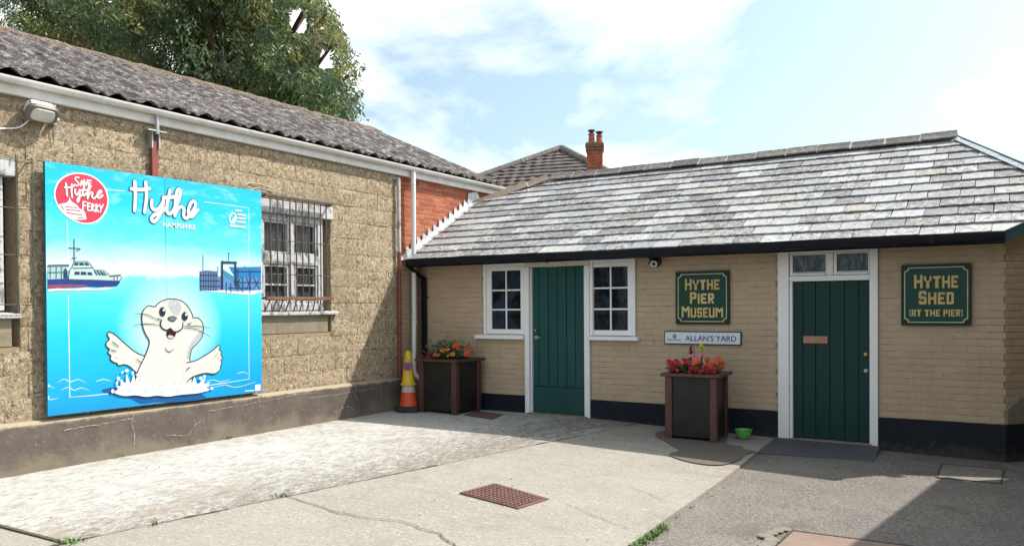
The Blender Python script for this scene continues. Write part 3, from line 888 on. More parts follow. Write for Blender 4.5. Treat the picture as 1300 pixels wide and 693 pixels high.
    mb = MB(); mb.prism([(-8.06, 6.80, 1.445), (-7.865, 6.80, 1.437), (-7.862, 6.80, 1.475), (-8.06, 6.80, 1.499)], (0, 1.36, 0)); mb.build('sill', 'peeling_white', win, bevel=.006)
    mb = MB(); mb.box(-8.0, BX - .002, 6.825, 8.0, 1.205, 1.434); mb.build('sill_apron', 'sill_concrete', win, bevel=.004)
    gx = -7.80
    ys = [6.91 + i * (7.86 - 6.91) / 9 for i in range(10)]
    for y in ys:
        mb = MB(); j = rnd.uniform(-.006, .006); k2 = (y - 7.4) * .06 + rnd.uniform(-.015, .015)
        mb.tube([(gx, y + j, 2.91), (gx, y, 1.665), (gx - .03, y + k2 * .6, 1.58), (gx - .075, y + k2, 1.48)], .0085, 6); mb.build('bar', 'grille_steel', win)
    for z, m in ((2.895, 'grille_steel'), (2.37, 'grille_steel'), (1.95, 'grille_steel')):
        mb = MB(); mb.tube([(gx - .010, 6.875, z), (gx - .010, 7.93, z)], .0065, 6); mb.build('bar', m, win)
    mb = MB(); mb.box(gx - .02, gx + .008, 6.84, 7.99, 1.63, 1.672); mb.build('bar', 'rusty_steel', win, bevel=.003)
    mb = MB(); mb.box(gx - .02, gx + .006, 6.84, 7.99, 2.905, 2.935); mb.build('bar', 'grille_steel', win, bevel=.003)
    for y in (6.845, 7.985):
        for z in (2.905, 1.65):
            mb = MB(); mb.box(BX - .01, gx - .01, y - .012, y + .012, z - .012, z + .012); mb.build('bracket', 'grille_steel', win)
    # ---- the meshed window at the frame's edge
    mb = MB()
    mb.box(-8.06, fx, 3.80, 3.885, 1.52, 2.76); mb.box(-8.06, fx, 2.0, 2.08, 1.52, 2.76); mb.box(-8.058, fx - .003, 2.08, 3.80, 2.66, 2.76); mb.box(-8.058, fx - .003, 2.08, 3.80, 1.52, 1.60); mb.box(-8.056, fx - .004, 3.0, 3.06, 1.60, 2.66)
    mb.box(-8.054, fx - .006, 2.08, 3.80, 2.18, 2.24)
    w2 = mb.build('meshed_window', 'peeling_white', B, bevel=.005)
    w2['label'] = 'white window behind a green wire mesh guard'
    for a, b in ((2.08, 3.0), (3.06, 3.80)):
        for p, q in ((1.60, 2.18), (2.24, 2.66)):
            mb = MB(); mb.box(-8.03, -8.022, a, b, p, q); mb.build('pane', 'sooty_glass', w2)
    mb = MB(); mb.box(-8.05, -7.90, 1.95, 3.98, 2.763, 2.92); mb.build('lintel', 'peeling_white', w2, bevel=.006)
    mb = MB(); mb.prism([(-8.06, 1.92, 1.455), (-7.865, 1.92, 1.447), (-7.862, 1.92, 1.485), (-8.06, 1.92, 1.509)], (0, 2.08, 0)); mb.build('sill', 'peeling_white', w2, bevel=.006)
    mb = MB(); mb.box(-8.0, BX - .002, 1.92, 3.93, 1.185, 1.444); mb.build('sill_apron', 'sill_concrete', w2, bevel=.004)
    for y in (4.07, 3.925, 3.60, 3.28, 2.96, 2.64):
        mb = MB(); mb.tube([(gx, y, 2.95), (gx, y, 1.50)], .0055, 6); mb.build('bar', 'mesh_steel', w2)
    for z in (2.895, 2.46, 2.03, 1.575):
        mb = MB(); mb.tube([(gx - .008, 2.3, z), (gx - .008, 4.09, z)], .005, 6); mb.build('bar', 'mesh_steel', w2)
    for z in (2.895, 1.575):
        mb = MB(); mb.tube([(BX, 4.07, z), (gx, 4.07, z)], .006, 6); mb.build('bracket', 'mesh_steel', w2)
    # ---- pipes
    mb = MB(); mb.box(-7.912, -7.868, 5.355, 5.435, .49, 3.33)
    p = mb.build('downpipe', 'maroon_iron', B, bevel=.006); p['label'] = 'square maroon iron downpipe with flaking paint, running behind the seaside board'
    mb = MB(); mb.box(-7.915, -7.85, 5.345, 5.36, 3.25, 3.44); mb.box(-7.915, -7.85, 5.43, 5.445, 3.25, 3.44); mb.box(-7.90, -7.815, 5.28, 5.50, 3.425, 3.44); mb.build('bracket', 'galvanised', p)
    mb = MB(); mb.tube([(-7.83, 5.395, 3.60), (-7.83, 5.395, 3.40)], .022, 8); mb.build('outlet', 'galvanised', p, smooth=True)
    mb = MB(); mb.tube([(-7.87, 9.44, 2.36), (-7.87, 9.44, 1.6), (-7.868, 9.43, .5)], .030, 10)
    p = mb.build('downpipe', 'maroon_iron', B, smooth=True); p['label'] = 'old maroon iron downpipe at the end of the block wall, its upper length white'
    mb = MB(); mb.tube([(-7.87, 9.44, 3.47), (-7.87, 9.44, 2.34)], .028, 10); mb.build('upper_length', 'peeling_white', p, smooth=True)
    mb = MB(); mb.tube([(-7.90, 9.36, 3.44), (-7.90, 9.52, 3.44)], .009, 6); mb.build('bracket', 'galvanised', p)
    mb = MB(); mb.tube([(-7.83, 9.74, 3.60), (-7.83, 9.74, 3.4), (-7.832, 9.735, 1.5), (-7.835, 9.72, .62), (-7.80, 9.72, .50), (-7.68, 9.70, .42)], .036, 12)
    p = mb.build('downpipe', 'white_gutter', B, smooth=True); p['label'] = 'long white plastic downpipe in the corner, its foot behind the traffic cone'
    for z in (3.42, 2.28, 1.3):
        mb = MB(); mb.lathe([(.041, -.02), (.041, .02)], (-7.831, 9.737, z), 12); mb.build('clip', 'white_gutter', p, smooth=True)
    return B
left_building()

# ------------------------------------------------------------------ fittings on the block wall
def floodlight():
    F = thing('floodlight', (-7.92, 4.16, 3.36), 'white bulkhead floodlight with a dark rim under the gutter of the block wall', 'lamp')
    def rr(w, h, r, n=5):
        out = []
        for cx_, cy_, a0 in ((w - r, h - r, 0), (-w + r, h - r, 90), (-w + r, -h + r, 180), (w - r, -h + r, 270)):
            for i in range(n + 1):
                a = R(a0 + 90 * i / n); out.append((cx_ + r * math.cos(a), cy_ + r * math.sin(a)))
        return out
    nrm = Vector((.72, -.06, -.70)).normalized(); side = Vector((0, 1, 0)); side = (side - nrm * side.dot(nrm)).normalized(); upv = side.cross(nrm) * -1
    if upv.z < 0: upv = -upv
    ctr = Vector((-7.80, 4.165, 3.375))
    def solid(rings, name, m, **k):
        mb = MB(); vs = []; n = None
        for (sc, off, w, h, r) in rings:
            p = rr(w * sc, h * sc, r * sc); n = len(p)
            vs += [ctr + side * a + upv * b + nrm * off for a, b in p]
        fs = [(i * n + q, i * n + (q + 1) % n, (i + 1) * n + (q + 1) % n, (i + 1) * n + q) for i in range(len(rings) - 1) for q in range(n)]
        fs += [tuple(range(n - 1, -1, -1)), tuple(range((len(rings) - 1) * n, len(rings) * n))]
        mb.add(vs, fs); return mb.build(name, m, F, smooth=True)
    solid([(.80, -.095, .135, .085, .055), (.97, -.07, .135, .085, .06), (1, 0, .135, .085, .06)], 'housing', 'lamp_white')
    solid([(1.07, -.004, .135, .085, .06), (1.07, .022, .135, .085, .06), (.98, .034, .135, .085, .06)], 'bezel', 'lamp_bezel')
    solid([(.78, .03, .135, .085, .06), (.74, .046, .135, .085, .06), (.55, .054, .135, .085, .06)], 'lens', 'lamp_lens')
    mb = MB(); mb.box(-7.925, -7.84, 4.12, 4.21, 3.37, 3.46); mb.build('wall_bracket', 'lamp_white', F, bevel=.005)
    for y in (4.06, 4.27):
        mb = MB(); mb.box(-7.80, -7.765, y - .012, y + .012, 3.40, 3.47); mb.build('clip', 'galvanised', F, bevel=.003)
    mb = MB(); mb.tube(smooth_loop([(-7.89, 4.11, 3.33), (-7.905, 4.03, 3.24), (-7.905, 3.92, 3.20), (-7.905, 3.7, 3.17), (-7.905, 3.4, 3.17)], 5, False), .008, 6); mb.build('cable', 'lamp_white', F, smooth=True)
    D = thing('motion_sensor', (-7.92, 4.33, 3.35), 'tiny white motion sensor beside the floodlight', 'sensor')
    mb = MB(); mb.box(-7.93, -7.89, 4.30, 4.355, 3.315, 3.385); mb.build('base', 'lamp_white', D, bevel=.006)
    mb = MB(); mb.lathe([(.004, 0), (.02, .008), (.028, .03), (.022, .05), (.006, .06)], (-7.89, 4.335, 3.35), 12, 0, 'X'); mb.build('eye', 'galvanised', D, smooth=True)
    mb = MB(); mb.tube([(-7.90, 4.325, 3.32), (-7.905, 4.325, 3.12)], .004, 5); mb.build('cable', 'mesh_steel', D)
    C2 = thing('wire_run', (-7.91, 6.75, 2.98), 'loose pale wire drooping along the block wall above the barred window', 'cable')
    mb = MB(); mb.tube(smooth_loop([(-7.90, 6.62, 3.0), (-7.90, 6.7, 3.05), (-7.90, 6.95, 3.04), (-7.90, 7.08, 3.0), (-7.90, 6.98, 2.99), (-7.90, 6.8, 3.0), (-7.90, 6.70, 2.96)], 6, False), .006, 5); mb.build('wire', 'pale_mortar', C2, smooth=True)
floodlight()

# ------------------------------------------------------------------ museum building
TH = math.atan(.563); CT, ST = math.cos(TH), math.sin(TH)
def rp(x, s, h=0): return Vector((x, 9.6 + s * CT - h * ST, 2.24 + s * ST + h * CT))
def r_s(y): return (y - 9.6) / CT
def clip_poly(poly, clipper):
    out = list(poly); n = len(clipper)
    for i in range(n):
        a, b = clipper[i], clipper[(i + 1) % n]
        side = lambda p: (b[0] - a[0]) * (p[1] - a[1]) - (b[1] - a[1]) * (p[0] - a[0])
        inp, out = out, []
        for j in range(len(inp)):
            p, q = inp[j], inp[(j + 1) % len(inp)]
            sp, sq = side(p), side(q)
            if sp >= 0: out.append(p)
            if (sp >= 0) != (sq >= 0):
                t = sp / (sp - sq); out.append((p[0] + (q[0] - p[0]) * t, p[1] + (q[1] - p[1]) * t))
        if len(out) < 3: return []
    return out
ROOF = [(-7.87, -.035), (-.115, -.035), (.55, r_s(10.36)), (-.69, r_s(12.16)), (-6.745, r_s(12.16)), (-7.62, r_s(11.66)), (-7.87, r_s(11.46))]

def framed_window(par, name, x0, x1, z0, z1, px0, px1, pz0, pz1, sill):
    yb, yf = 10.07, 9.972
    mb = MB()
    mb.box(x0, x0 + .045, yf, yb, z0, z1); mb.box(x1 - .045, x1, yf, yb, z0, z1); mb.box(x0 + .045, x1 - .045, yf + .002, yb, z1 - .05, z1)
    w = mb.build(name, 'white_paint', par, bevel=.003)
    # casement
    c0, c1, d0, d1 = x0 + .048, x1 - .048, z0 + .004, z1 - .053
    y0, y1 = yf + .014, yb - .01
    mb = MB(); mb.box(c0, px0, y0, y1, d0, d1); mb.box(px1, c1, y0, y1, d0, d1); mb.box(px0, px1, y0 + .0015, y1, pz1, d1); mb.box(px0, px1, y0 + .0015, y1, d0, pz0)
    cs = mb.build('casement', 'white_paint', w, bevel=.003)
    xm = (px0 + px1) / 2; zs = [pz0 + (pz1 - pz0) * k / 3 for k in range(4)]
    mb = MB(); mb.box(xm - .011, xm + .011, y0 + .008, y1 - .01, pz0, pz1)
    for z in zs[1:3]:
        mb.box(px0, xm - .011, y0 + .010, y1 - .01, z - .011, z + .011); mb.box(xm + .011, px1, y0 + .010, y1 - .01, z - .011, z + .011)
    mb.build('glazing_bars', 'white_paint', w, bevel=.002)
    for a, b in ((px0, xm - .011), (xm + .011, px1)):
        for i in range(3):
            tl = rnd.uniform(-.0015, .0015)
            za, zb = zs[i] + (.011 if i else 0), zs[i + 1] - (.011 if i < 2 else 0)
            mb = MB(); mb.prism([(a, y0 + .024 + tl, za), (b, y0 + .024 - tl, za), (b, y0 + .026 - tl, zb), (a, y0 + .026 + tl, zb)], (0, .004, 0)); mb.build('pane', 'dark_glass', w)
    mb = MB(); mb.prism([(sill[0], 9.915, sill[2]), (sill[0], 10.03, sill[2]), (sill[0], 10.03, sill[3]), (sill[0], 9.915, sill[3] - .012)], (sill[1] - sill[0], 0, 0)); mb.build('sill', 'white_paint', w, bevel=.004)
    return w

def museum():
    B = thing('museum_building', (-4, 11, 0), 'low tan painted brick building with a slate roof and two green doors', 'building')
    holes = [(-6.72, -4.29, 1.055, 2.4), (-6.005, -4.96, -1, 2.4), (-2.447, -1.333, -1, 2.4)]
    Y = 10.0
    # core of the wall, leaving the openings free
    mb = MB(); y0, y1, zt = Y + .0065, Y + .25, 2.30
    def wb(x0, x1, z0, z1): mb.box(x0, x1, y0, y1, z0, z1)
    wb(-7.93, -6.72, -.2, zt); wb(-6.72, -6.005, -.2, 1.055); wb(-4.96, -4.29, -.2, 1.055); wb(-4.29, -2.447, -.2, zt); wb(-1.333, -.115, -.2, zt)
    wb(-6.72, -4.29, 2.175, zt); wb(-2.447, -1.333, 2.185, zt)
    mb.build('wall', 'painted_joint', B)
    metas = [rough_piece('brick', .222, .0685, .02, 5, 2, .0026, 'painted_brick', 70 + k, .0032) for k in range(8)]
    cs = courses(-7.88, -.10, .245, 2.26, .225, .075, holes, joint=.0065, vj=.003)
    spots = [(Vector((x, Y + rnd.uniform(-.0022, .0022), z + .0018 * math.sin(x * 2.1 + z * 5))), 0.0 + rnd.uniform(-.006, .006), l, h) for x, z, l, h in cs]
    sd = Vector((.87, 1.0, 0)).normalized(); ang = math.atan2(sd.y, sd.x)
    for a, z, l, h in courses(0.01, 1.75, .245, 2.70, .225, .075, [], joint=.0065, vj=.003):
        if z > 2.2 + a * .35: continue
        p = Vector((-.105, Y, 0)) + sd * a
        spots.append((Vector((p.x, p.y, z)), ang + rnd.uniform(-.006, .006), l, h))
    order = sorted(spots, key=lambda q: (q[0].x > .25, Vector((q[0].x, q[0].y)).length))
    for p, a, l, h in order[:300]:
        link('brick', metas[rnd.randrange(8)], B, p, (rnd.uniform(-.01, .01), 0, a), (l / .222, 1, h / .0685))
    mb = MB()
    for p, a, l, h in order[300:]:
        me = metas[rnd.randrange(8)]
        M = Matrix.Translation(p) @ Matrix.Rotation(a, 4, 'Z') @ Matrix.Diagonal((l / .222, 1, h / .0685, 1))
        mb.add([M @ v.co for v in me.vertices], [tuple(q.vertices) for q in me.polygons])
    o = mb.build('brickwork', 'painted_brick', B, smooth=True, fix=False); o['kind'] = 'stuff'
    # splayed wall at the right-hand corner
    nrm = Vector((-sd.y, sd.x, 0))
    a = Vector((-.112, Y + .0065, 0)); mb = MB()
    q = [a, a + sd * 1.95, a + sd * 1.95 + nrm * .2, a + nrm * .2 + sd * .1]
    mb.prism([(v.x, v.y, -.2) for v in q], (0, 0, 2.45)); mb.build('splayed_wall', 'painted_joint', B)
    f = -nrm
    mb = MB(); b0 = Vector((-.105, Y, 0)) + f * .022
    pts = [b0 + sd * .0 + Vector((0, 0, .24)), b0 + sd * 1.6 + Vector((0, 0, .24)), b0 + sd * 1.6 + Vector((0, 0, 1.35)), b0 + Vector((0, 0, .41))]
    mb.prism(pts, nrm * .04); mb.build('raking_render', 'sill_concrete', B, bevel=.012)
    # navy plinth
    mb = MB()
    def pl(x0, x1):
        n = max(2, int((x1 - x0) / .12)); vs = []
        for i in range(n + 1):
            x = x0 + (x1 - x0) * i / n; zt_ = .247 - .004 * (x + 7.8) / 7.7 + .006 * mnoise.noise(Vector((x * 4, 0, 7)))
            g = gz(x, Y) - .06
            vs += [(x, Y - .016 + .003 * mnoise.noise(Vector((x * 5, 1, 0))), g), (x, Y - .016 + .004 * mnoise.noise(Vector((x * 7, 5, 0))), zt_ - .006), (x, Y - .008, zt_), (x, Y + .06, zt_ + .002)]
        mb.add(vs, [(i * 4 + k, (i + 1) * 4 + k, (i + 1) * 4 + k + 1, i * 4 + k + 1) for i in range(n) for k in range(3)] + [(0, 1, 2, 3), tuple(n * 4 + k for k in (3, 2, 1, 0))])
    pl(-7.88, -6.006); pl(-4.959, -2.448); pl(-1.332, -.098)
    e0 = Vector((-.098, Y - .016, 0)); q = [e0, e0 + sd * 1.7, e0 + sd * 1.7 + nrm * .07, e0 + nrm * .07 + sd * .02]
    mb.prism([(v.x, v.y, -.22) for v in q], (0, 0, .462)); mb.build('plinth', 'navy_plinth', B)
    # ---- windows either side of the museum door
    framed_window(B, 'window', -6.715, -6.003, 1.125, 2.16, -6.578, -6.077, 1.20, 2.052, (-6.845, -6.003, 1.058, 1.125))
    framed_window(B, 'window', -4.962, -4.292, 1.125, 2.16, -4.911, -4.404, 1.20, 2.055, (-4.962, -4.234, 1.066, 1.125))
    # ---- museum door
    mb = MB(); mb.box(-6.0, -5.925, 9.965, 10.10, -.02, 2.085); mb.box(-5.042, -4.966, 9.965, 10.10, -.04, 2.085)
    mb.box(-5.922, -5.900, 10.0, 10.10, -.01, 2.083); mb.box(-5.066, -5.045, 10.0, 10.10, -.02, 2.083)
    fr = mb.build('door_frame', 'white_paint', B, bevel=.004)
    mb = MB(); mb.box(-6.0, -4.966, 9.967, 10.10, 2.088, 2.168); mb.build('door_head', 'cream_paint', fr, bevel=.003)
    mb = MB(); mb.box(-5.898, -5.068, 10.052, 10.09, .012, 2.082)
    d = mb.build('door', 'green_door', B); d['label'] = 'wide green plank door between the two small white windows'
    xs = [-5.896, -5.80, -5.645, -5.50, -5.355, -5.215, -5.07]
    for a_, b_ in zip(xs, xs[1:]):
        mb = MB(); mb.box(a_ + .003, b_ - .003, 10.032 + rnd.uniform(-.002, .002), 10.055, .395, 2.08); mb.build('plank', 'green_door', d, bevel=.005)
    mb = MB(); mb.box(-5.896, -5.07, 10.026, 10.055, .014, .385); mb.build('kick_board', 'green_door', d, bevel=.005)
    mb = MB(); mb.lathe([(.020, 0), (.022, -.012), (.018, -.03), (.008, -.036)], (-5.845, 10.03, 1.185), 14, 0, 'Y'); mb.build('lock', 'brass', d, smooth=True)
    mb = MB(); mb.box(-5.86, -5.845 + .03, 10.02, 10.032, 1.06, 1.11); mb.tube([(-5.84, 10.03, 1.09), (-5.84, 9.985, 1.09), (-5.745, 9.98, 1.085)], .009, 8); mb.build('handle', 'galvanised', d, smooth=True)
    mb = MB(); mb.box(-5.965, -5.0, 9.93, 10.10, -.06, .012); mb.build('threshold', 'sill_concrete', B, bevel=.006)
    # ---- shed door with two small lights over it
    zb = -.075
    mb = MB(); mb.box(-2.444, -2.315, 9.968, 10.10, zb - .03, 2.178); mb.box(-2.312, -2.276, 9.985, 10.10, zb - .02, 1.80); mb.box(-1.424, -1.336, 9.968, 10.10, zb - .03, 2.178)
    mb.box(-2.312, -1.427, 9.983, 10.10, 1.802, 1.865); mb.box(-2.312, -1.427, 9.972, 10.10, 2.13, 2.176); mb.box(-1.885, -1.816, 9.980, 10.10, 1.868, 2.127)
    fr = mb.build('door_frame', 'white_paint', B, bevel=.004)
    for a_, b_ in ((-2.308, -1.889), (-1.812, -1.430)):
        mb = MB(); mb.box(a_, a_ + .034, 9.99, 10.06, 1.87, 2.125); mb.box(b_ - .012, b_, 9.99, 10.06, 1.87, 2.125); mb.box(a_ + .034, b_ - .012, 9.992, 10.06, 2.112, 2.125)
        mb.prism([(a_ + .034, 9.962, 1.87), (a_ + .034, 10.06, 1.87), (a_ + .034, 10.06, 1.918), (a_ + .034, 9.985, 1.912), (a_ + .034, 9.962, 1.888)], (b_ - a_ - .046, 0, 0))
        t = mb.build('transom_light', 'white_paint', B, bevel=.002)
        mb = MB(); mb.box(a_ + .034, b_ - .012, 10.012, 10.016, 1.918, 2.112); mb.build('pane', 'transom_glass', t)
    mb = MB(); mb.box(-2.273, -1.427, 10.045, 10.085, zb + .015, 1.798)
    d = mb.build('door', 'dark_green_door', B); d['label'] = 'dark green plank door with a letter plate, under two small lights'
    xs = [-2.272, -2.165, -2.02, -1.86, -1.70, -1.545, -1.428]
    for a_, b_ in zip(xs, xs[1:]):
        mb = MB(); mb.box(a_ + .0018, b_ - .0018, 10.026 + rnd.uniform(-.001, .001), 10.048, zb + .02, 1.795); mb.build('plank', 'dark_green_door', d, bevel=.004)
    mb = MB(); mb.box(-2.16, -1.885, 10.012, 10.03, 1.068, 1.155); lp = mb.build('letter_plate', 'copper_plate', d, bevel=.004)
    mb = MB(); mb.box(-2.125, -1.92, 10.006, 10.014, 1.092, 1.132); mb.build('flap', 'copper_plate', lp, bevel=.003)
    for z, m in ((.952, 'brass'), (.765, 'galvanised')):
        mb = MB(); mb.lathe([(.024, 0), (.024, -.008), (.014, -.014), (.014, -.03), (.022, -.042), (.018, -.055), (.004, -.058)], (-1.468, 10.026, z), 14, 0, 'Y'); mb.build('knob', m, d, smooth=True)
    mb = MB(); mb.box(-2.30, -1.40, 9.94, 10.10, zb - .06, zb + .012); mb.build('threshold', 'sill_concrete', B, bevel=.006)
    # ---- eaves: gutter, soffit, downpipe
    pr = [(-.055, .05), (-.055, -.01), (-.042, -.042), (-.01, -.052), (.05, -.052), (.05, .05), (.043, .05), (.043, -.045), (-.01, -.045), (-.036, -.036), (-.048, -.01), (-.048, .05)]
    mb = MB(); x = -7.79; sag = lambda x: .010 * math.sin((x + 7.8) / 7.7 * PI * 3.1) - .004
    xs = [-7.79 + (7.79 - .10) * i / 24 for i in range(25)]; vs = []
    for x in xs: vs += [(x, 9.545 + p_, 2.199 + sag(x) + q_) for p_, q_ in pr]
    n = len(pr)
    mb.add(vs, [(i * n + k, i * n + (k + 1) % n, (i + 1) * n + (k + 1) % n, (i + 1) * n + k) for i in range(24) for k in range(n)] + [tuple(range(n - 1, -1, -1)), tuple(range(24 * n, 25 * n))])
    g = mb.build('gutter', 'black_gutter', B, smooth=True)
    for x in (-6.82, -5.38, -3.9, -2.32, -.75):
        mb = MB(); mb.box(x - .035, x + .035, 9.486, 9.598, 2.141 + sag(x), 2.246 + sag(x)); mb.box(x - .012, x + .012, 9.50, 9.56, 2.118 + sag(x), 2.140 + sag(x)); mb.build('gutter_union', 'black_gutter', g, bevel=.01)
    mb = MB(); mb.box(-7.86, -.115, 9.602, 9.62, 2.13, 2.232); mb.build('fascia', 'black_gutter', B)
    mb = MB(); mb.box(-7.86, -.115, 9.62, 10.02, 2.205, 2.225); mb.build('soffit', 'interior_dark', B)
    mb = MB(); mb.box(-7.835, -7.765, 9.905, 9.975, .0, 1.98); mb.prism([(-7.835, 9.50, 2.16), (-7.835, 9.57, 2.16), (-7.835, 9.975, 1.98), (-7.835, 9.905, 1.96)], (.07, 0, 0))
    p = mb.build('downpipe', 'black_gutter', B, bevel=.01)
    mb = MB(); mb.box(-7.765, -7.72, 9.93, 9.96, 1.675, 1.695); mb.build('bracket', 'black_metal', p)
    # ---- roof: lining, slates, ridge and hip
    def slab(poly, h0, h1, name, m):
        mb = MB(); mb.prism([rp(x, s, h0) for x, s in poly], rp(0, 0, h1) - rp(0, 0, h0)); return mb.build(name, m, B)
    slab([(x, max(s, 0)) for x, s in ROOF], -.06, -.012, 'roof_lining', 'interior_dark')  # unseen board added under the slates to block light
    zr, yr = rp(0, r_s(12.16)).z, 12.16
    mb = MB(); mb.add([(-.69, yr, zr - .02), (-6.745, yr, zr - .02), (-7.9, yr + 2.4, zr - 1.4), (2.6, yr + 2.4, zr - 1.4)], [(0, 1, 2, 3)])
    mb.add([(-6.745, yr, zr - .02), (-7.62, 11.66, rp(0, r_s(11.66)).z - .02), (-7.9, 12.3, 3.3), (-7.9, yr + 2.4, zr - 1.4)], [(0, 1, 2, 3)])
    e = rp(.55, r_s(10.36)); mb.add([(-.69, yr, zr - .02), (2.6, yr + 2.4, zr - 1.4), (2.1, 10.9, 2.2), (e.x, e.y, e.z - .02)], [(0, 1, 2, 3)])
    mb.build('back_slope', 'ridge_tile', B)
    mb = MB(); mb.box(-7.7, 2.2, 14.2, 14.4, -.1, 2.4); mb.box(2.0, 2.2, 11.2, 14.2, -.1, 2.4); mb.build('back_wall', 'painted_joint', B)
    gauge, w = .243, .333
    def slate_mesh(poly, tag_):
        """slate cut from a 2d outline (x across, t up the slope from its lower edge)"""
        mb = MB(); n = len(poly)
        mb.add([(x, t, -.003) for x, t in poly] + [(x, t, .012) for x, t in poly], [tuple(range(n - 1, -1, -1)), tuple(range(n, 2 * n))] + [(i, (i + 1) % n, n + (i + 1) % n, n + i) for i in range(n)])
        return mb.data('slate', 'slate', fix=True)
    var = []
    for k in range(8):
        hw = w / 2 - .0045
        low = [(-hw + 2 * hw * i / 5, .006 * mnoise.noise(Vector((i * 1.7, k * 5.1, 2))) + (.010 if (i in (0, 5) and rnd.random() < .35) else 0)) for i in range(6)]
        var.append(slate_mesh(low + [(hw, .30), (-hw, .30)], k))
    tilt = math.atan(.020 / gauge)
    todo = []
    for row in range(12):
        s0 = row * gauge - .03
        ww = w * (1 - .0 * row); x = -7.87 - (row % 2) * ww / 2 - rnd.uniform(0, .03)
        while x < .7:
            x0, x1 = x, x + ww; x = x1
            full = [(x0, s0), (x1, s0), (x1, s0 + .30), (x0, s0 + .30)]
            top = [(a_, b_ + (0 if i != 1 else 0)) for i, (a_, b_) in enumerate(ROOF)]
            c = clip_poly(full, ROOF)
            if not c: continue
            A = abs(sum(c[i][0] * c[(i + 1) % len(c)][1] - c[(i + 1) % len(c)][0] * c[i][1] for i in range(len(c)))) / 2
            if A < .012: continue
            todo.append((x0, x1, s0, c, A > .0995))
    todo.sort(key=lambda q: rp(q[0], q[2]).length)
    rot = Matrix.Rotation(TH - tilt, 4, 'X')
    rest = MB(); cnt = 0
    for x0, x1, s0, c, whole in todo:
        j = rnd.uniform(-.009, .009); ja = rnd.uniform(-.016, .016); jh = rnd.uniform(-.001, .003)
        xm = (x0 + x1) / 2
        loc = rp(xm, s0 + j, .024 + jh)
        M = Matrix.Translation(loc) @ rot @ Matrix.Rotation(ja, 4, 'Z')
        me = var[rnd.randrange(8)] if whole else slate_mesh([(px_ - xm, pt - s0) for px_, pt in c], 0)
        if cnt < 300:
            o = link('slate', me, B, loc); o.rotation_euler = (rot @ Matrix.Rotation(ja, 4, 'Z')).to_euler()
        else:
            rest.add([M @ v.co for v in me.vertices], [tuple(p.vertices) for p in me.polygons])
        cnt += 1
    if rest.v:
        o = rest.build('slate_course', 'slate', B); o['kind'] = 'stuff'
    # ridge tiles
    def ridge_run(p0, p1, L, mat, name, wdt, hgt, z0):
        p0, p1 = Vector(p0), Vector(p1); D_ = (p1 - p0); tot = D_.length; d = D_.normalized(); n = round(tot / L); L = tot / n
        side = Vector((d.y, -d.x, 0)).normalized(); upv = side.cross(d); upv = upv if upv.z > 0 else -upv
        for i in range(n):
            a = p0 + d * (i * L + .006); b = p0 + d * ((i + 1) * L - .006)
            off = upv * (z0 + rnd.uniform(-.008, .008)); tw = rnd.uniform(-.01, .01)
            pr_ = [(-wdt, -hgt * .55), (-wdt * .5, hgt * .25), (-.02, hgt), (.02, hgt), (wdt * .5, hgt * .25), (wdt, -hgt * .55), (wdt * .9, -hgt * .8), (0, hgt * .6), (-wdt * .9, -hgt * .8)]
            mb = MB(); mb.sweep(pr_, a + off + side * tw, b + off - side * tw, side, upv); mb.build(name, mat, B, bevel=.004)
            if i:
                mb = MB(); q_ = p0 + d * (i * L); mb.sweep([(k * .97, v * .97 - .003) for k, v in pr_], q_ - d * .012 + upv * z0, q_ + d * .012 + upv * z0, side, upv); mb.build('joint_mortar', 'pale_mortar', B)
    ridge_run((-6.75, yr, zr), (-.66, yr, zr + .02), .43, 'ridge_tile', 'ridge_tile', .15, .07, .03)
    hz_ = rp(-7.62, r_s(11.66))
    ridge_run((-8.02, 11.42, hz_.z - .21), (-6.80, 12.13, zr + .01), .40, 'hip_tile', 'hip_tile', .14, .07, .035)
    # lead over the right-hand hip
    mb = MB(); a_ = rp(-.66, r_s(12.13), .03); b_ = rp(.62, r_s(10.28), .03); dd = (b_ - a_).normalized(); sd_ = Vector((dd.y, -dd.x, 0)).normalized()
    if sd_.y > 0: sd_ = -sd_
    vs = []
    for i in range(13):
        p_ = a_ + (b_ - a_) * i / 12; k = .010 * mnoise.noise(Vector((i * 1.3, 0, 0)))
        vs += [p_ - sd_ * (.10 + k) + Vector((0, 0, -.012)), p_ + Vector((0, 0, .03 + k)), p_ + sd_ * (.085 + k) + Vector((0, 0, -.004))]
    mb.add(vs, [(i * 3 + k, i * 3 + k + 1, (i + 1) * 3 + k + 1, (i + 1) * 3 + k) for i in range(12) for k in range(2)]); mb.build('hip_flashing', 'lead', B)
    mb = MB(); mb.tube([a_ + Vector((0, 0, .02)), b_ + Vector((0, 0, .03))], .016, 8); mb.build('hip_roll', 'teal_board', B)
    # teal board under the slanting edge
    a_ = rp(-.11, 0, -.012); b_ = rp(.62, r_s(9.6 + .73 / .87), -.012)
    mb = MB(); mb.prism([a_ + Vector((0, 0, 0.01)), b_ + Vector((0, 0, .01)), b_ + Vector((0, 0, -.10)), a_ + Vector((0, 0, -.10))], Vector((-.02, .0174, 0))); mb.build('barge_board', 'teal_board', B)
    # stepped lead flashing against the red brick
    sl = lambda y: 2.24 + .563 * (y - 9.6)
    for i in range(13):
        y0 = 9.66 + i * .141; y1 = y0 + .141
        zt = sl(y1) + .115 + rnd.uniform(-.012, .012); yk = y0 + rnd.uniform(-.008, .008)
        mb = MB(); mb.prism([(-7.936, y0 - .005, sl(y0) - .01), (-7.934, y1 + .02, sl(y1) - .005), (-7.934, y1 + .02, sl(y1) + .03), (-7.926, yk, zt)], (.004, 0, 0))
        o = mb.build('flashing_step', 'lead', B)
    mb = MB(); vs = []
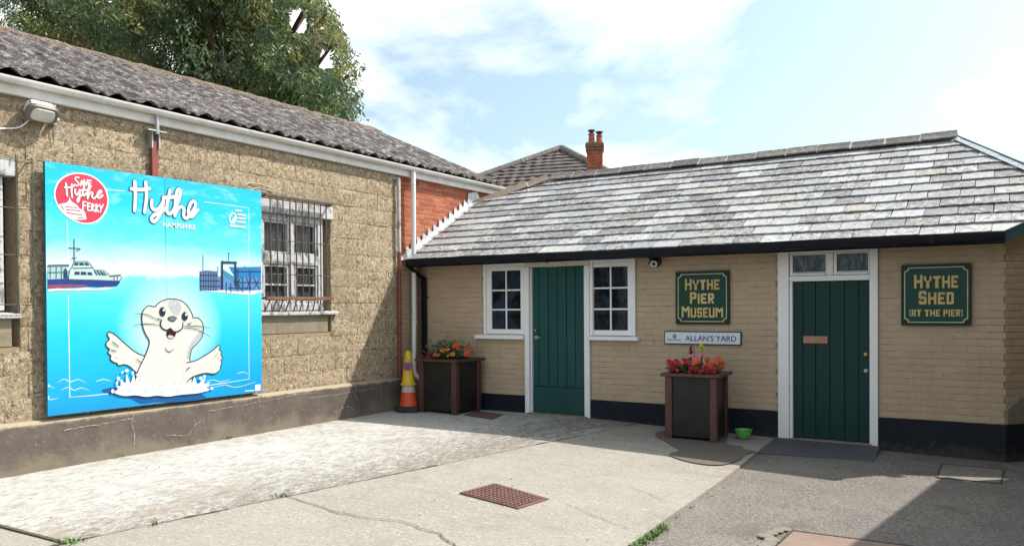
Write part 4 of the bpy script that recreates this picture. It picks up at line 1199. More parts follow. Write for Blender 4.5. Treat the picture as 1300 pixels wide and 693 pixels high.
    for i in range(16):
        y = 9.56 + 1.9 * i / 15; s = r_s(y); k = .008 * mnoise.noise(Vector((i * .9, 3, 0)))
        u0 = rp(-7.926, s, .03); u1 = rp(-7.92, s, .03); u2 = rp(-7.79 + k, s, .034 + k)
        vs += [u0 + Vector((0, 0, .05)), u1, u2]
    mb.add(vs, [(i * 3 + k, i * 3 + k + 1, (i + 1) * 3 + k + 1, (i + 1) * 3 + k) for i in range(15) for k in range(2)]); mb.build('apron_flashing', 'lead', B)
    mb = MB(); mb.prism([(-7.93, 11.30, 3.22), (-7.93, 11.72, 3.36), (-7.93, 11.60, 3.52), (-7.93, 11.34, 3.46)], (.006, 0, 0)); mb.build('flashing_patch', 'lead', B)
museum()

# ------------------------------------------------------------------ the building whose shadow lies across the right of the yard
def side_building():
    B = thing('side_building', (3.2, 8.0, 0), 'tan building beyond the right edge that throws a shadow on the yard', 'building')
    a, b = Vector((1.52, 10.78, 0)), Vector((.80, 5.1, 0)); d = (b - a).normalized(); n = Vector((-d.y, d.x, 0)); n = n if n.x > 0 else -n
    q = [a, b, b + n * 4, a + n * 4]
    mb = MB(); mb.prism([(v.x, v.y, -.25) for v in q], (0, 0, 3.65)); mb.build('wall', 'painted_joint', B)
    e = [v - n * .10 for v in (a - d * .2, b + d * .2)]; r = [v + n * 2 for v in (a - d * .2, b + d * .2)]; f = [v + n * 4.12 for v in (a - d * .2, b + d * .2)]
    mb = MB(); Z = lambda v, z: (v.x, v.y, z)
    mb.prism([Z(e[0], 3.38), Z(r[0], 4.35), Z(f[0], 3.38), Z(f[0], 3.48), Z(r[0], 4.47), Z(e[0], 3.48)], (b + d * .2) - (a - d * .2)); mb.build('roof', 'brown_tile', B)
side_building()

# ------------------------------------------------------------------ lettering
GLY = {
 'H': ['##...##', '##...##', '##...##', '##...##', '#######', '#######', '##...##', '##...##', '##...##', '##...##'],
 'Y': ['##...##', '##...##', '##...##', '3#2.1#4', '.3###4.', '..3#4..', '..###..', '..###..', '..###..', '..###..'],
 'T': ['#######', '#######', '..###..', '..###..', '..###..', '..###..', '..###..', '..###..', '..###..', '..###..'],
 'E': ['######', '######', '##....', '##....', '#####.', '#####.', '##....', '##....', '######', '######'],
 'P': ['#####2', '######', '##..##', '##..##', '######', '#####4', '##....', '##....', '##....', '##....'],
 'I': ['##'] * 10,
 'R': ['#####2', '######', '##..##', '##..##', '######', '#####4', '##3#2.', '##.##.', '##.3#2', '##..##'],
 'M': ['##2...1##', '###2.1###', '#########', '##3###4##', '##.3#4.##', '##.....##', '##.....##', '##.....##', '##.....##', '##.....##'],
 'U': ['##...##'] * 8 + ['#######', '3#####4'],
 'S': ['1####2', '######', '##..##', '##....', '#####2', '3#####', '....##', '##..##', '######', '3####4'],
 'D': ['#####2', '######', '##..##', '##..##', '##..##', '##..##', '##..##', '##..##', '######', '#####4'],
 'A': ['1####2', '######', '##..##', '##..##', '##..##', '######', '######', '##..##', '##..##', '##..##'],
 '(': ['1#', '##', '#.', '#.', '#.', '#.', '#.', '#.', '##', '3#'],
 ')': ['#2', '##', '.#', '.#', '.#', '.#', '.#', '.#', '##', '#4'],
}
def block_word(par, m, word, x0, x1, z0, z1, y, big=1.0):
    """block capitals made of cells; first letter of the word is 'big' times the height of the rest"""
    adv = []; tot = 0
    for i, c in enumerate(word):
        if c == ' ': adv.append(3.5); tot += 3.5; continue
        k = 1.12 if (i == 0 and big > 1) else 1
        w_ = len(GLY[c][0]) * k; adv.append(w_); tot += w_ + (1.3 if i < len(word) - 1 else 0)
    cw = (x1 - x0) / tot; x = x0; H = z1 - z0
    for i, c in enumerate(word):
        if c == ' ': x += adv[i] * cw; continue
        mb = MB(); rows = GLY[c]; h = H if (i == 0 or big <= 1) else H / big
        w_ = adv[i] * cw / len(rows[0]); ch = h / len(rows)
        for r_, row in enumerate(rows):
            zt = z0 + h - r_ * ch; zb = zt - ch; k = 0
            while k < len(row):
                if row[k] == '.': k += 1; continue
                a = x + k * w_
                if row[k] == '#':
                    e = k
                    while e < len(row) and row[e] == '#': e += 1
                    b = x + e * w_
                    mb.add([(a, y, zb), (b, y, zb), (b, y, zt), (a, y, zt)], [(0, 1, 2, 3)]); k = e; continue
                b = a + w_
                P = {'1': [(a, zb), (b, zb), (b, zt)], '2': [(a, zb), (b, zb), (a, zt)], '3': [(b, zb), (b, zt), (a, zt)], '4': [(a, zb), (b, zt), (a, zt)]}[row[k]]
                mb.add([(p, y, q) for p, q in P], [(0, 1, 2)]); k += 1
        mb.build('letter', m, par)
        x += (adv[i] + 1.3) * cw
def font_mesh(body, x0, x1, z0, z1, org, ax, az, mat, name, par, extr=.0006, bold=0.0, shear=0.0):
    """text laid in the plane org + x*ax + z*az, stretched to its box"""
    cu = bpy.data.curves.new(name, 'FONT'); cu.body = body; cu.size = 1; cu.extrude = 0; cu.offset = bold; cu.resolution_u = 3; cu.shear = shear
    o = bpy.data.objects.new(name, cu); COL.objects.link(o)
    bpy.context.view_layer.update()
    dg = bpy.context.evaluated_depsgraph_get()
    me = bpy.data.meshes.new_from_object(o.evaluated_get(dg))
    bpy.data.objects.remove(o); bpy.data.curves.remove(cu)
    xs = [v.co.x for v in me.vertices]; ys = [v.co.y for v in me.vertices]
    a0, a1, b0, b1 = min(xs), max(xs), min(ys), max(ys)
    org, ax, az = Vector(org), Vector(ax), Vector(az)
    po = worg(par)
    for v in me.vertices:
        u = x0 + (v.co.x - a0) / (a1 - a0) * (x1 - x0); w_ = z0 + (v.co.y - b0) / (b1 - b0) * (z1 - z0)
        v.co = org + ax * u + az * w_ - po
    me.materials.clear(); me.materials.append(MATS[mat]); me.name = name
    return link(name, me, par)

def wall_sign(name, label, x0, x1, z0, z1, words):
    B = thing(name, ((x0 + x1) / 2, 9.99, z0), label, 'sign')
    mb = MB()
    r = .018; pts = []
    for cx_, cz_, a0 in ((x1 - r, z1 - r, 0), (x0 + r, z1 - r, 90), (x0 + r, z0 + r, 180), (x1 - r, z0 + r, 270)):
        for i in range(5): pts.append((cx_ + r * math.cos(R(a0 + 22.5 * i)), 9.962, cz_ + r * math.sin(R(a0 + 22.5 * i))))
    mb.prism(pts, (0, .030, 0)); mb.build('plate', 'sign_edge', B)
    i_ = .030; k = .045
    def notched(i_, k):
        a0, a1, b0, b1 = x0 + i_, x1 - i_, z0 + i_, z1 - i_; out = []
        for cx_, cz_, s_ in ((a1, b1, 270), (a0, b1, 0), (a0, b0, 90), (a1, b0, 180)):
            for q in range(5):
                a = R(s_ - 22.5 * q); out.append((cx_ + k * math.cos(a), cz_ + k * math.sin(a)))
        return out
    def notch(i_, k):
        a0, a1, b0, b1 = x0 + i_, x1 - i_, z0 + i_, z1 - i_; out = []
        for cx_, cz_, st in ((a1, b1, 270), (a0, b1, 360), (a0, b0, 90), (a1, b0, 180)):
            for q in range(5):
                a = R(st - 22.5 * q); out.append((cx_ + k * math.cos(a), cz_ + k * math.sin(a)))
        return out
    outer, inner = notch(.032, .040), notch(.041, .040)
    n = len(outer)
    mb = MB(); mb.add([(p, 9.9595, q) for p, q in outer] + [(p, 9.9595, q) for p, q in inner], [(i, n + i, n + (i + 1) % n, (i + 1) % n) for i in range(n)]); mb.build('border_line', 'sign_cream', B)
    mb = MB(); mb.add([(p, 9.9608, q) for p, q in notch(.041, .040)], [tuple(range(n))]); o = mb.build('face', 'sign_green', B); tri(o)
    for w_, a, b, c, d_, big in words:
        block_word(B, 'sign_gold', w_, a, b, c, d_, 9.958, big)
wall_sign('museum_sign', 'square green sign with gold words HYTHE PIER MUSEUM on the tan wall', -3.728, -3.029, 1.287, 1.958,
          [('HYTHE', -3.600, -3.152, 1.722, 1.866, 1.13), ('PIER', -3.535, -3.222, 1.548, 1.694, 1.13), ('MUSEUM', -3.645, -3.108, 1.374, 1.514, 1.13)])
wall_sign('shed_sign', 'square green sign with gold words HYTHE SHED at the right of the shed door', -1.097, -.413, 1.287, 1.959,
          [('HYTHE', -.966, -.539, 1.697, 1.845, 1.13), ('SHED', -.920, -.580, 1.519, 1.668, 1.13), ('(AT THE PIER)', -1.013, -.497, 1.388, 1.462, 1.0)])
def nameplate():
    B = thing('street_nameplate', (-3.39, 9.99, 1.03), 'long pale street nameplate reading ALLAN\'S YARD below the museum sign', 'sign')
    x0, x1, z0, z1 = -3.889, -2.885, 1.027, 1.199
    mb = MB(); mb.box(x0, x1, 9.972, 9.994, z0, z1); mb.build('frame', 'plate_navy', B, bevel=.006)
    mb = MB(); mb.box(x0 + .014, x1 - .014, 9.9685, 9.98, z0 + .014, z1 - .014); mb.build('plate', 'plate_white', B, bevel=.002)
    ax, az = (1, 0, 0), (0, 0, 1)
    font_mesh("ALLAN'S YARD", -3.602, -2.945, 1.074, 1.148, (0, 9.966, 0), ax, az, 'plate_blue', 'lettering', B, bold=.012)
    font_mesh('New Forest', -3.842, -3.655, 1.072, 1.104, (0, 9.966, 0), ax, az, 'plate_blue', 'lettering', B, bold=.005)
    mb = MB(); c = (-3.745, 1.133)
    for k in range(8):
        a = 2 * PI * k / 8; a2 = a + 2 * PI / 8
        mb.add([(c[0] + r_ * math.cos(q), 9.966, c[1] + r_ * math.sin(q)) for r_, q in ((.011, a), (.026, a + .04), (.026, a2 - .1), (.011, a2))], [(0, 1, 2, 3)])
    mb.build('flower_emblem', 'plate_blue', B)
nameplate()
def security_camera():
    B = thing('security_camera', (-3.995, 9.99, 2.09), 'small black eyeball security camera under the gutter above the museum sign', 'camera')
    mb = MB(); mb.lathe([(.068, .0), (.072, -.02), (.066, -.045)], (-3.995, 9.99, 2.10), 20, 0, 'Y'); mb.build('base', 'black_metal', B, smooth=True)
    c = Vector((-3.99, 9.91, 2.09)); mb = MB()
    mb.lathe([(.004, -.052), (.026, -.046), (.043, -.03), (.052, 0), (.043, .03), (.026, .046), (.004, .052)], c, 20, 0, 'Y'); mb.build('ball', 'black_metal', B, smooth=True)
    mb = MB(); d = Vector((.12, -.78, -.45)).normalized(); u = d.cross(Vector((0, 0, 1))).normalized(); w_ = u.cross(d)
    def ring(r0, r1, o0, o1, name, m):
        mb = MB(); vs = []; n = 20
        for r_, o_ in ((r0, o0), (r1, o0), (r1, o1), (r0, o1)):
            vs += [c + d * o_ + (u * math.cos(2 * PI * k / n) + w_ * math.sin(2 * PI * k / n)) * r_ for k in range(n)]
        mb.add(vs, [(j * n + k, j * n + (k + 1) % n, ((j + 1) % 4) * n + (k + 1) % n, ((j + 1) % 4) * n + k) for j in range(4) for k in range(n)]); mb.build(name, m, B, smooth=True)
    ring(.024, .044, .036, .052, 'ring', 'lamp_white'); ring(.001, .022, .04, .054, 'lens', 'black_metal')
    mb = MB(); vs = []; n = 12                                   # hood
    for o_, r_ in ((-.01, .066), (.07, .070)):
        vs += [c + d * o_ + (u * math.cos(PI * k / n) + w_ * math.sin(PI * k / n)) * r_ for k in range(n + 1)]
        vs += [c + d * o_ + (u * math.cos(PI * k / n) + w_ * math.sin(PI * k / n)) * (r_ - .006) for k in range(n + 1)]
    m = n + 1
    fs = []
    for k in range(n): fs += [(k, k + 1, 2 * m + k + 1, 2 * m + k), (m + k, 3 * m + k, 3 * m + k + 1, m + k + 1), (2 * m + k, 2 * m + k + 1, 3 * m + k + 1, 3 * m + k)]
    mb.add(vs, fs); mb.build('hood', 'black_metal', B)
security_camera()

# ------------------------------------------------------------------ the seaside board
ART = {
 'corners': [(4.205,2.932),(6.803,2.953),(6.769,0.511),(4.192,0.515),(5.488,2.313),(5.497,2.954),(5.462,0.511)],
 'horizon': [(5.015,1.864),(5.502,1.868),(5.893,1.864)],
 'body': [(5.083,0.701),(5.099,0.805),(5.148,0.916),(5.212,1.027),(5.26,1.14),(5.263,1.198),(5.226,1.257),(5.192,1.345),(5.183,1.45),(5.204,1.517),(5.262,1.561),(5.337,1.551),(5.37,1.584),(5.447,1.623),(5.558,1.636),(5.671,1.61),(5.751,1.544),(5.797,1.462),(5.808,1.426),(5.867,1.425),(5.922,1.379),(5.942,1.306),(5.924,1.214),(5.863,1.144),(5.803,1.096),(5.775,1.053),(5.759,0.976),(5.776,0.853),(5.786,0.731),(5.785,0.639)],
 'flip_right': [(5.719,0.93),(5.849,0.951),(5.994,1.015),(6.081,1.062),(6.139,1.102),(6.164,1.09),(6.151,1.055),(6.186,1.026),(6.173,0.995),(6.2,0.955),(6.172,0.932),(6.184,0.889),(6.161,0.859),(6.165,0.827),(6.089,0.78),(5.967,0.795),(5.846,0.781),(5.763,0.753),(5.704,0.707),(5.66,0.801)],
 'flip_left': [(5.233,1.022),(5.119,1.07),(5.038,1.131),(4.958,1.2),(4.88,1.268),(4.822,1.296),(4.798,1.271),(4.821,1.224),(4.785,1.188),(4.791,1.146),(4.819,1.126),(4.803,1.086),(4.834,1.057),(4.828,1.02),(4.866,0.986),(4.9,0.973),(4.915,0.95),(4.985,0.955),(5.045,0.926),(5.108,0.865),(5.184,0.932)],
 'eyes': [(5.423,1.496),(5.699,1.443),(5.467,1.496),(5.743,1.443)],
 'nose': [(5.488,1.434),(5.551,1.449),(5.6,1.425),(5.554,1.388),(5.51,1.398)],
 'muzzle': [(5.411,1.408),(5.397,1.359),(5.42,1.319),(5.471,1.297),(5.517,1.315),(5.553,1.282),(5.609,1.279),(5.662,1.313),(5.672,1.373),(5.611,1.394),(5.55,1.378),(5.487,1.397)],
 'muzzle_line': [(5.411,1.408),(5.397,1.359),(5.42,1.319),(5.471,1.297),(5.517,1.315),(5.553,1.282),(5.609,1.279),(5.662,1.313),(5.672,1.373)],
 'mouth': [(5.479,1.294),(5.517,1.311),(5.553,1.282),(5.587,1.279),(5.575,1.232),(5.54,1.199),(5.489,1.211),(5.468,1.249)],
 'tongue': [(5.485,1.237),(5.519,1.242),(5.557,1.225),(5.534,1.202),(5.492,1.213)],
 'marks': [[(5.48,1.182),(5.509,1.163)],[(5.448,1.112),(5.467,1.076),(5.509,1.062),(5.555,1.093)],[(5.108,1.01),(5.159,0.968),(5.163,0.961)],[(4.84,1.199),(4.879,1.175),(4.922,1.136)],[(4.823,1.119),(4.868,1.102),(4.893,1.093)],[(4.867,1.031),(4.916,1.028)],[(6.143,1.028),(6.08,0.968)],[(6.172,0.963),(6.117,0.96)],[(5.702,0.832),(5.73,0.865),(5.765,0.873)],[(5.704,0.707),(5.763,0.753),(5.846,0.781)],[(5.38,1.526),(5.397,1.541),(5.428,1.545)],[(5.704,1.488),(5.739,1.503),(5.752,1.473)],[(5.361,1.432),(5.382,1.416),(5.404,1.416)],[(5.725,1.366),(5.76,1.357),(5.772,1.381)]],
 'whisk': [[(5.069,1.48),(5.229,1.469),(5.399,1.392)],[(5.072,1.357),(5.228,1.371),(5.41,1.351)],[(5.676,1.333),(5.854,1.333),(6.035,1.302)],[(5.672,1.319),(5.853,1.294),(6.038,1.195)]],
 'splash': [(4.862,0.675),(4.902,0.717),(4.877,0.748),(4.928,0.743),(4.933,0.808),(4.982,0.767),(4.998,0.86),(5.037,0.762),(5.079,0.844),(5.098,0.738),(5.146,0.772),(5.182,0.814),(5.208,0.738),(5.261,0.769),(5.282,0.703),(5.336,0.751),(5.368,0.69),(5.417,0.75),(5.444,0.687),(5.5,0.734),(5.533,0.679),(5.59,0.746),(5.624,0.68),(5.682,0.739),(5.704,0.677),(5.774,0.701),(5.811,0.765),(5.85,0.681),(5.952,0.749),(5.931,0.678),(6.014,0.692),(5.969,0.637),(6.008,0.605),(5.94,0.59),(5.843,0.579),(5.703,0.582),(5.588,0.583),(5.476,0.578),(5.345,0.602),(5.217,0.601),(5.092,0.63),(4.97,0.634)],
 'drops': [(4.95,0.878),(4.907,0.82),(4.998,0.892),(5.065,0.864),(5.942,0.764),(5.894,0.743),(5.989,0.652),(4.843,0.695),(6.038,0.617),(4.889,0.775),(5.12,0.841)],
 'foam': [[(4.971,0.664),(5.032,0.706),(5.072,0.655)],[(5.154,0.638),(5.218,0.699),(5.26,0.634)],[(5.356,0.625),(5.4,0.664),(5.454,0.611)],[(5.543,0.611),(5.601,0.666),(5.657,0.604)],[(5.75,0.608),(5.809,0.664),(5.868,0.605)]],
 'deep': [(4.736,0.714),(4.872,0.729),(5.052,0.657),(5.52,0.573),(5.844,0.583),(5.963,0.51),(5.748,0.501),(5.52,0.51),(5.344,0.532),(5.174,0.53),(5.051,0.591),(4.871,0.651),(4.774,0.683)],
 'waves': [[(4.068,0.791),(4.104,0.821),(4.15,0.791),(4.194,0.806),(4.266,0.77)],[(4.296,0.827),(4.36,0.855),(4.416,0.824),(4.493,0.841),(4.57,0.804)],[(4.321,0.75),(4.397,0.773),(4.453,0.738),(4.523,0.755),(4.609,0.72)],[(4.669,0.804),(4.751,0.82),(4.832,0.798)],[(4.067,0.689),(4.138,0.708),(4.21,0.672),(4.302,0.677)],[(5.965,0.698),(6.069,0.711),(6.175,0.681),(6.312,0.701)],[(6.068,0.623),(6.229,0.64),(6.393,0.599),(6.68,0.639)],[(6.396,0.754),(6.48,0.771),(6.565,0.741)]],
 'border': [[(4.408,2.395),(4.413,2.178),(4.417,1.953)],[(4.409,1.66),(4.41,1.164),(4.41,0.674),(4.648,0.67),(4.831,0.672)],[(5.913,0.649),(6.229,0.663),(6.582,0.68),(6.583,1.205),(6.59,1.687)],[(6.595,2.063),(6.6,2.41),(6.605,2.73),(6.258,2.736),(5.973,2.737)],[(4.79,2.736),(5.016,2.747)]],
 'hull': [(4.211,1.818),(4.396,1.83),(4.687,1.819),(4.938,1.817),(4.961,1.843),(4.937,1.789),(4.912,1.763),(4.828,1.755),(4.706,1.749),(4.606,1.752),(4.394,1.737),(4.209,1.722)],
 'hullred': [(4.21,1.763),(4.414,1.773),(4.587,1.77),(4.596,1.749),(4.394,1.737),(4.209,1.726)],
 'deck': [(4.213,1.943),(4.412,1.958),(4.411,1.827),(4.211,1.814)],
 'roofline': [(4.213,1.954),(4.42,1.966),(4.42,1.944),(4.212,1.932)],
 'posts': [[(4.238,1.935),(4.236,1.822)],[(4.295,1.937),(4.293,1.824)],[(4.345,1.939),(4.343,1.825)]],
 'figure': [(4.363,1.902),(4.382,1.931),(4.4,1.903),(4.407,1.829),(4.362,1.827)],
 'cabin': [(4.41,1.819),(4.423,1.904),(4.45,1.943),(4.47,1.995),(4.6,2.002),(4.633,1.975),(4.678,1.917),(4.773,1.92),(4.814,1.888),(4.84,1.866),(4.951,1.881),(4.963,1.841),(4.938,1.817),(4.687,1.819)],
 'win1': [[(4.474,1.985),(4.512,1.987),(4.512,1.959),(4.466,1.957)],[(4.52,1.987),(4.561,1.989),(4.574,1.961),(4.52,1.959)],[(4.57,1.989),(4.6,1.991),(4.625,1.963),(4.584,1.961)]],
 'win2': [[(4.476,1.897),(4.524,1.898),(4.524,1.868),(4.468,1.866)],[(4.534,1.899),(4.589,1.898),(4.592,1.868),(4.534,1.866)],[(4.601,1.897),(4.644,1.896),(4.656,1.868),(4.604,1.866)]],
 'win3': [[(4.664,1.913),(4.68,1.913),(4.712,1.87),(4.692,1.869)],[(4.692,1.912),(4.712,1.912),(4.748,1.869),(4.724,1.868)],[(4.724,1.911),(4.745,1.911),(4.781,1.868),(4.756,1.867)],[(4.755,1.908),(4.769,1.908),(4.809,1.867),(4.789,1.866)]],
 'rails': [[(4.83,1.859),(4.951,1.873)],[(4.882,1.867),(4.881,1.823)],[(4.917,1.87),(4.917,1.828)],[(4.212,1.879),(4.411,1.891)],[(4.454,1.93),(4.659,1.941)]],
 'mast': [[(4.473,2.217),(4.472,1.991)],[(4.415,2.125),(4.537,2.125)],[(4.494,2.096),(4.537,2.125)],[(4.446,2.027),(4.494,2.03)]],
 'ferrywash': [(4.209,1.722),(4.319,1.732),(4.47,1.726),(4.587,1.744),(4.686,1.73),(4.787,1.751),(4.89,1.745),(4.787,1.723),(4.645,1.718),(4.489,1.708),(4.319,1.709),(4.209,1.7)],
 'piles': [(5.902,1.946),(5.991,1.964),(6.152,1.955),(6.156,1.892),(6.201,1.851),(6.199,1.746),(6.136,1.734),(5.903,1.731)],
 'pilelines': [[(5.918,1.951),(5.915,1.729)],[(5.952,1.952),(5.949,1.73)],[(5.986,1.958),(5.983,1.73)],[(6.02,1.955),(6.017,1.731)],[(6.055,1.956),(6.052,1.731)],[(6.089,1.953),(6.086,1.732)],[(6.124,1.954),(6.121,1.732)],[(5.906,1.906),(6.151,1.909)],[(5.905,1.844),(6.175,1.846)],[(5.904,1.782),(6.187,1.783)]],
 'poles': [[(5.952,2.133),(5.95,1.948)],[(6.307,2.183),(6.306,2.083)],[(6.153,2.018),(6.152,1.951)],[(6.537,2.044),(6.536,2.011)],[(6.294,2.172),(6.32,2.18)]],
 'gantry': [[(6.209,2.083),(6.204,1.746)],[(6.196,2.064),(6.415,2.067)],[(6.397,2.081),(6.398,1.792)]],
 'proof': [(6.308,2.015),(6.396,2.014),(6.781,2.034),(6.779,1.907),(6.394,1.899),(6.343,1.961)],
 'pbody': [(6.151,1.892),(6.214,1.915),(6.394,1.903),(6.779,1.914),(6.777,1.754),(6.628,1.748),(6.622,1.704),(6.288,1.715),(6.186,1.729)],
 'gang': [(6.22,1.982),(6.266,1.959),(6.433,1.878),(6.539,1.805),(6.538,1.768),(6.393,1.834),(6.219,1.932)],
 'plines': [[(6.394,1.899),(6.471,1.75)],[(6.474,1.901),(6.392,1.749)],[(6.5,1.902),(6.498,1.718)],[(6.554,1.899),(6.633,1.752)],[(6.635,1.901),(6.552,1.751)],[(6.663,1.902),(6.757,1.754)],[(6.76,1.904),(6.66,1.753)],[(6.609,1.992),(6.605,1.708)],[(6.435,1.997),(6.431,1.728)],[(6.367,1.834),(6.778,1.843)],[(6.289,1.768),(6.628,1.77)],[(6.395,1.963),(6.78,1.976)],[(6.264,1.831),(6.262,1.715)],[(6.328,1.833),(6.327,1.716)]],
 'pwash': [(5.903,1.731),(6.012,1.722),(6.186,1.714),(6.392,1.701),(6.632,1.691),(6.777,1.732),(6.777,1.75),(6.622,1.741),(6.392,1.731),(6.136,1.745)],
 'title': [[(5.122,2.858),(5.127,2.718),(5.116,2.554)],[(5.08,2.777),(5.192,2.781),(5.293,2.806)],[(5.247,2.866),(5.254,2.713),(5.23,2.548)],[(5.315,2.685),(5.312,2.627),(5.337,2.587),(5.391,2.602),(5.442,2.666),(5.458,2.717)],[(5.458,2.713),(5.439,2.617),(5.396,2.515),(5.339,2.459),(5.308,2.484),(5.34,2.529),(5.412,2.563),(5.479,2.609)],[(5.537,2.818),(5.504,2.682),(5.494,2.593),(5.525,2.558),(5.57,2.594)],[(5.454,2.728),(5.525,2.736),(5.595,2.753)],[(5.57,2.594),(5.63,2.696),(5.666,2.809),(5.643,2.841),(5.615,2.793),(5.598,2.672),(5.592,2.542)],[(5.592,2.552),(5.629,2.622),(5.675,2.652),(5.707,2.623),(5.701,2.553),(5.733,2.529),(5.766,2.556)],[(5.766,2.556),(5.809,2.603),(5.857,2.683),(5.834,2.729),(5.787,2.692),(5.762,2.598),(5.803,2.552),(5.887,2.641)]],
 'hants': [(5.444,2.484),(5.854,2.465),(5.853,2.397),(5.443,2.417)],
 'logo_o': [(6.339,2.622),(6.373,2.65),(6.405,2.632),(6.412,2.585),(6.382,2.536),(6.338,2.541),(6.321,2.577)],
 'logo_bars': [[(6.405,2.683),(6.498,2.684)],[(6.436,2.639),(6.559,2.638)],[(6.436,2.596),(6.558,2.598)],[(6.424,2.552),(6.555,2.555)],[(6.319,2.497),(6.549,2.496)],[(6.338,2.519),(6.399,2.606)]],
 'whitetag': [(6.668,0.603),(6.751,0.605),(6.75,0.53),(6.667,0.528)],
 'tagline': [(6.517,0.542),(6.655,0.538)],
 'seal_c': [(4.551,2.621),(4.554,2.86),(4.547,2.379),(4.295,2.612),(4.824,2.63)],
 'seal_circle': [(4.554,2.858),(4.644,2.85),(4.728,2.811),(4.794,2.741),(4.822,2.634),(4.801,2.54),(4.747,2.453),(4.666,2.398),(4.573,2.383),(4.482,2.402),(4.393,2.451),(4.333,2.52),(4.301,2.604),(4.305,2.678),(4.345,2.762),(4.416,2.82),(4.488,2.85)],
 'save': [[(4.529,2.821),(4.504,2.822),(4.492,2.799),(4.519,2.775),(4.528,2.754),(4.509,2.738),(4.494,2.748)],[(4.543,2.743),(4.559,2.798),(4.578,2.747)],[(4.549,2.761),(4.572,2.762)],[(4.581,2.806),(4.597,2.752),(4.616,2.81)],[(4.627,2.807),(4.624,2.75),(4.652,2.752)],[(4.627,2.807),(4.651,2.807)],[(4.627,2.779),(4.647,2.78)]],
 'sh': [[(4.398,2.747),(4.404,2.686),(4.409,2.629)],[(4.386,2.71),(4.442,2.715),(4.487,2.745)],[(4.456,2.745),(4.452,2.674),(4.458,2.621)],[(4.488,2.7),(4.49,2.661),(4.508,2.649),(4.53,2.692)],[(4.533,2.701),(4.531,2.638),(4.516,2.583),(4.507,2.596),(4.526,2.629),(4.563,2.66)],[(4.578,2.738),(4.563,2.678),(4.572,2.648),(4.595,2.673)],[(4.541,2.698),(4.605,2.708)],[(4.595,2.664),(4.628,2.713),(4.643,2.755),(4.629,2.749),(4.614,2.693),(4.611,2.625)],[(4.612,2.634),(4.637,2.682),(4.661,2.689),(4.658,2.648),(4.679,2.632),(4.698,2.653)],[(4.703,2.658),(4.741,2.689),(4.756,2.714),(4.737,2.716),(4.712,2.677),(4.726,2.642),(4.769,2.674)]],
 'ferry': [[(4.568,2.589),(4.564,2.512)],[(4.568,2.589),(4.599,2.59)],[(4.566,2.553),(4.592,2.552)],[(4.615,2.58),(4.612,2.512),(4.64,2.512)],[(4.615,2.58),(4.641,2.578)],[(4.614,2.549),(4.635,2.546)],[(4.657,2.576),(4.654,2.507)],[(4.657,2.576),(4.68,2.564),(4.659,2.54),(4.682,2.506)],[(4.699,2.577),(4.696,2.502)],[(4.699,2.577),(4.721,2.564),(4.7,2.539),(4.724,2.503)],[(4.735,2.577),(4.751,2.544),(4.773,2.581)],[(4.751,2.544),(4.743,2.507)]],
 'boatw': [(4.323,2.537),(4.368,2.552),(4.408,2.563),(4.427,2.591),(4.436,2.628),(4.442,2.593),(4.462,2.573),(4.502,2.555),(4.529,2.522),(4.586,2.492),(4.601,2.417),(4.509,2.404),(4.446,2.412),(4.393,2.447),(4.35,2.496)],
 'boatr': [[(4.386,2.521),(4.439,2.522),(4.506,2.524)],[(4.398,2.492),(4.465,2.496),(4.538,2.496)],[(4.403,2.466),(4.483,2.46),(4.556,2.458)],[(4.514,2.421),(4.569,2.436)],[(4.35,2.526),(4.372,2.493)]],
}

